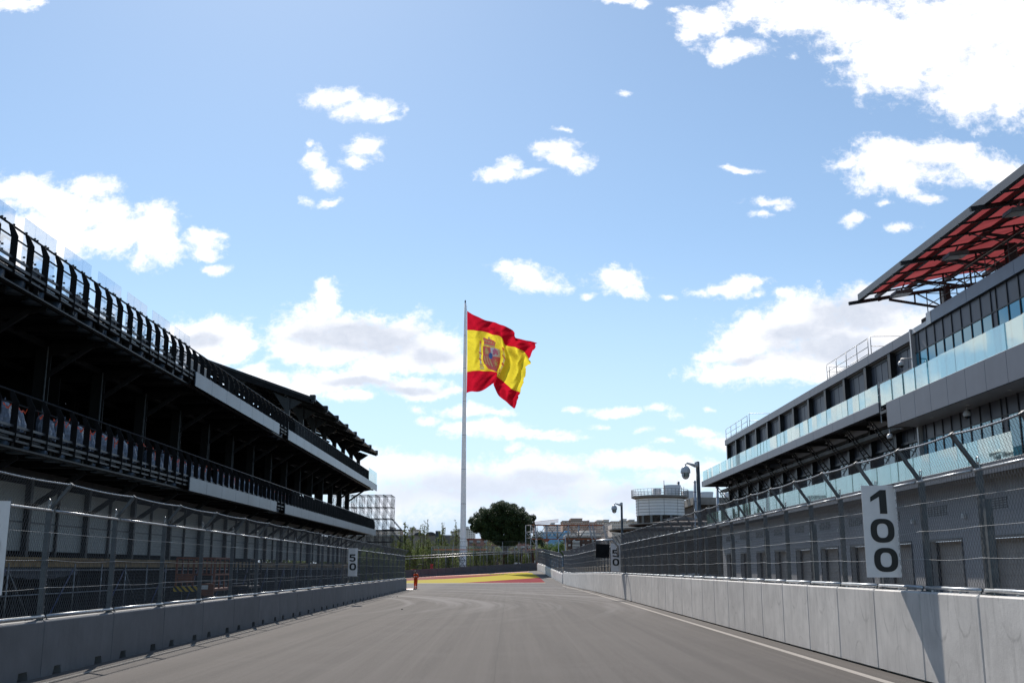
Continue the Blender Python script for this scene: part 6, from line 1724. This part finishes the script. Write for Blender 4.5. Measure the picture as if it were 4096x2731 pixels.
block('brick_building', 'dark brown brick building with white banded balconies beside the black panel', 2268, 2400, 2150, 2215, 270, 18, 'brown_dark' if False else 'darkbrick', 7, 3, wfrac=.35, bands=[]) if 'darkbrick' in M else None
M['darkbrick'] = mat('dark brown brick', (.10,.065,.055), .85, 0, .2, .3, .12)
T = block('brick_building', 'dark brown brick building with white banded balconies beside the black panel', 2268, 2400, 2150, 2215, 270, 18, 'darkbrick', 7, 3, wfrac=.30)
for yb in (2163, 2168, 2176, 2180.5, 2188):
    a = px(2290, yb, Y=269); c = px(2319, yb+2.6, Y=269); b = MB(); b.box(a.x-T.location.x, c.x-T.location.x, -1.0, -.11, c.z-T.location.z, a.z-T.location.z); b.build('balcony_band', 'white', T)
block('shop_row', 'low white roofed building with a red strip under the footbridge deck', 2268, 2400, 2140, 2150, 330, 20, 'cream_render', 12, 1, [(2322, 2382, 2126)], wfrac=.3, roof='white', bands=[(2147, 2149, 'red_paint')])
block('brick_building', 'low red brick building right of the flagpole under the pine', 1870, 2135, 2157, 2200, 330, 20, 'brick', 9, 2, [(1925, 1935, 2150), (1940, 1950, 2151)], roof='tile_roof')
block('brick_building', 'low red brick building behind the poplars left of the flagpole', 1795, 1850, 2152, 2200, 340, 18, 'brick', 4, 2, roof='tile_roof')
block('house', 'red house with a tiled roof under the footbridge beside the green trees', 2146, 2192, 2162, 2215, 275, 12, 'brick', 4, 2, roof='tile_roof')
def quonset():
    T = thing('arched_hall', 'dark hall with two round-arched roofs behind the poplars', 'building', (px(1698,0,Y=290).x, 290, 1.2)); o = T.location
    for (xa, xb, yt) in ((1697, 1732, 2128), (1739, 1775, 2126)):
        r = (px(xb,0,Y=290).x-px(xa,0,Y=290).x)/2; cx = px((xa+xb)/2,0,Y=290).x-o.x; z0 = px(0, 2139, Y=290).z-o.z; zt = px(0, yt, Y=290).z-o.z
        n = 14; pts = [(cx+r*math.cos(math.pi*i/n), z0+(zt-z0)*math.sin(math.pi*i/n)) for i in range(n+1)]
        b = MB(); b.prism(pts, 'y', 0, 20); b.build('arched_roof', 'concrete_old', T)
        pts2 = [(cx+r*.88*math.cos(math.pi*i/n), z0+(zt-z0)*.82*math.sin(math.pi*i/n)) for i in range(n+1)]
        b = MB(); b.prism(pts2, 'y', -.2, -.01); b.build('arch_opening', 'tarp', T)
    x0 = px(1690,0,Y=290).x-o.x; x1 = px(1790,0,Y=290).x-o.x
    b = MB(); b.box(x0, x1, .3, 20, 0, px(0,2139.2,Y=290).z-o.z-.02); b.build('wall', 'concrete_old', T)
    S_ = thing('dark_screen', 'tall dark slatted screen left of the flagpole', 'screen', (px(1774,0,Y=270).x, 270, 1.2)); h = px(0, 2122, Y=270).z-1.2; w = px(1791,0,Y=270).x-S_.location.x
    b = MB(); b.box(0, w, 0, 1.5, 0, h); b.build('panel', 'blue_clad', S_)
    for k in range(9): b = MB(); b.box(w*k/9+.05, w*(k+.55)/9, -.1, -.01, 1, h-.1); b.build('slat', 'black', S_)
    V = thing('vent_pipe', 'grey vent pipe with a bent top left of the flagpole', 'pipe', (px(1799,0,Y=265).x, 265, 1.2)); h = px(0, 2110, Y=265).z-1.2
    b = MB(); b.poly([(0,0,0),(0,0,h-.5),(.12,0,h-.15),(.45,0,h),(.75,0,h-.02)], .17, 8); b.build('pipe', 'galv', V, True)
quonset()
def crane():
    Y = 620; a = px(2135, 2098, Y=Y); c = px(2233, 2087, Y=Y); T = thing('tower_crane', 'distant reddish crane jib above the white apartment tower', 'crane', (a.x, Y, 1.2)); o = Vector(T.location)
    b = MB(); p = a-o; q = c-o; up = Vector((0,0,1.6))
    b.tube(p, q, .14, 4); b.tube(p+up, q+up, .14, 4)
    for k in range(22): u = p.lerp(q, k/22); v = p.lerp(q, (k+1)/22); b.tube(u, v+up, .08, 3); b.tube(v+up, v, .08, 3)
    b.build('jib', 'crane', T); b = MB(); b.tube((p.x, 0, 0), (p.x, 0, p.z+4), .7, 4); b.build('tower', 'crane', T)
crane()
def hedge():
    rnd = random.Random(90); cen = []
    for k in range(580):
        xp = rnd.uniform(1340, 2160); c = px(xp, 2230, Y=228); g0 = gz(c.x, 196); h = (4.4+1.4*math.sin(xp*.02)+.9*math.sin(xp*.071))*(1.0 if xp < 2030 else 1.2)
        cen.append((Vector((c.x, 228+rnd.uniform(-3, 3), g0+h*rnd.random())), .95))
    o = leaves(cen, 90, 1, .17, 'poplar', rnd).build('shrubbery', 'poplar', None, fix=False); tag(o, 'mass of green shrubs filling the ground behind the far barrier and walkway', 'shrubs', kind='stuff')
    cen = []
    for k in range(300):
        x = rnd.uniform(-34, -15.5); y = 150+rnd.uniform(-3, 3)
        cen.append((Vector((x, y, gz(x, 150)+(3.6+.8*math.sin(x*.9))*rnd.random())), .9))
    o = leaves(cen, 90, 1, .17, 'poplar', rnd).build('shrubbery', 'poplar', None, fix=False); tag(o, 'mass of green shrubs beyond the end of the black stand', 'shrubs', kind='stuff')
hedge()
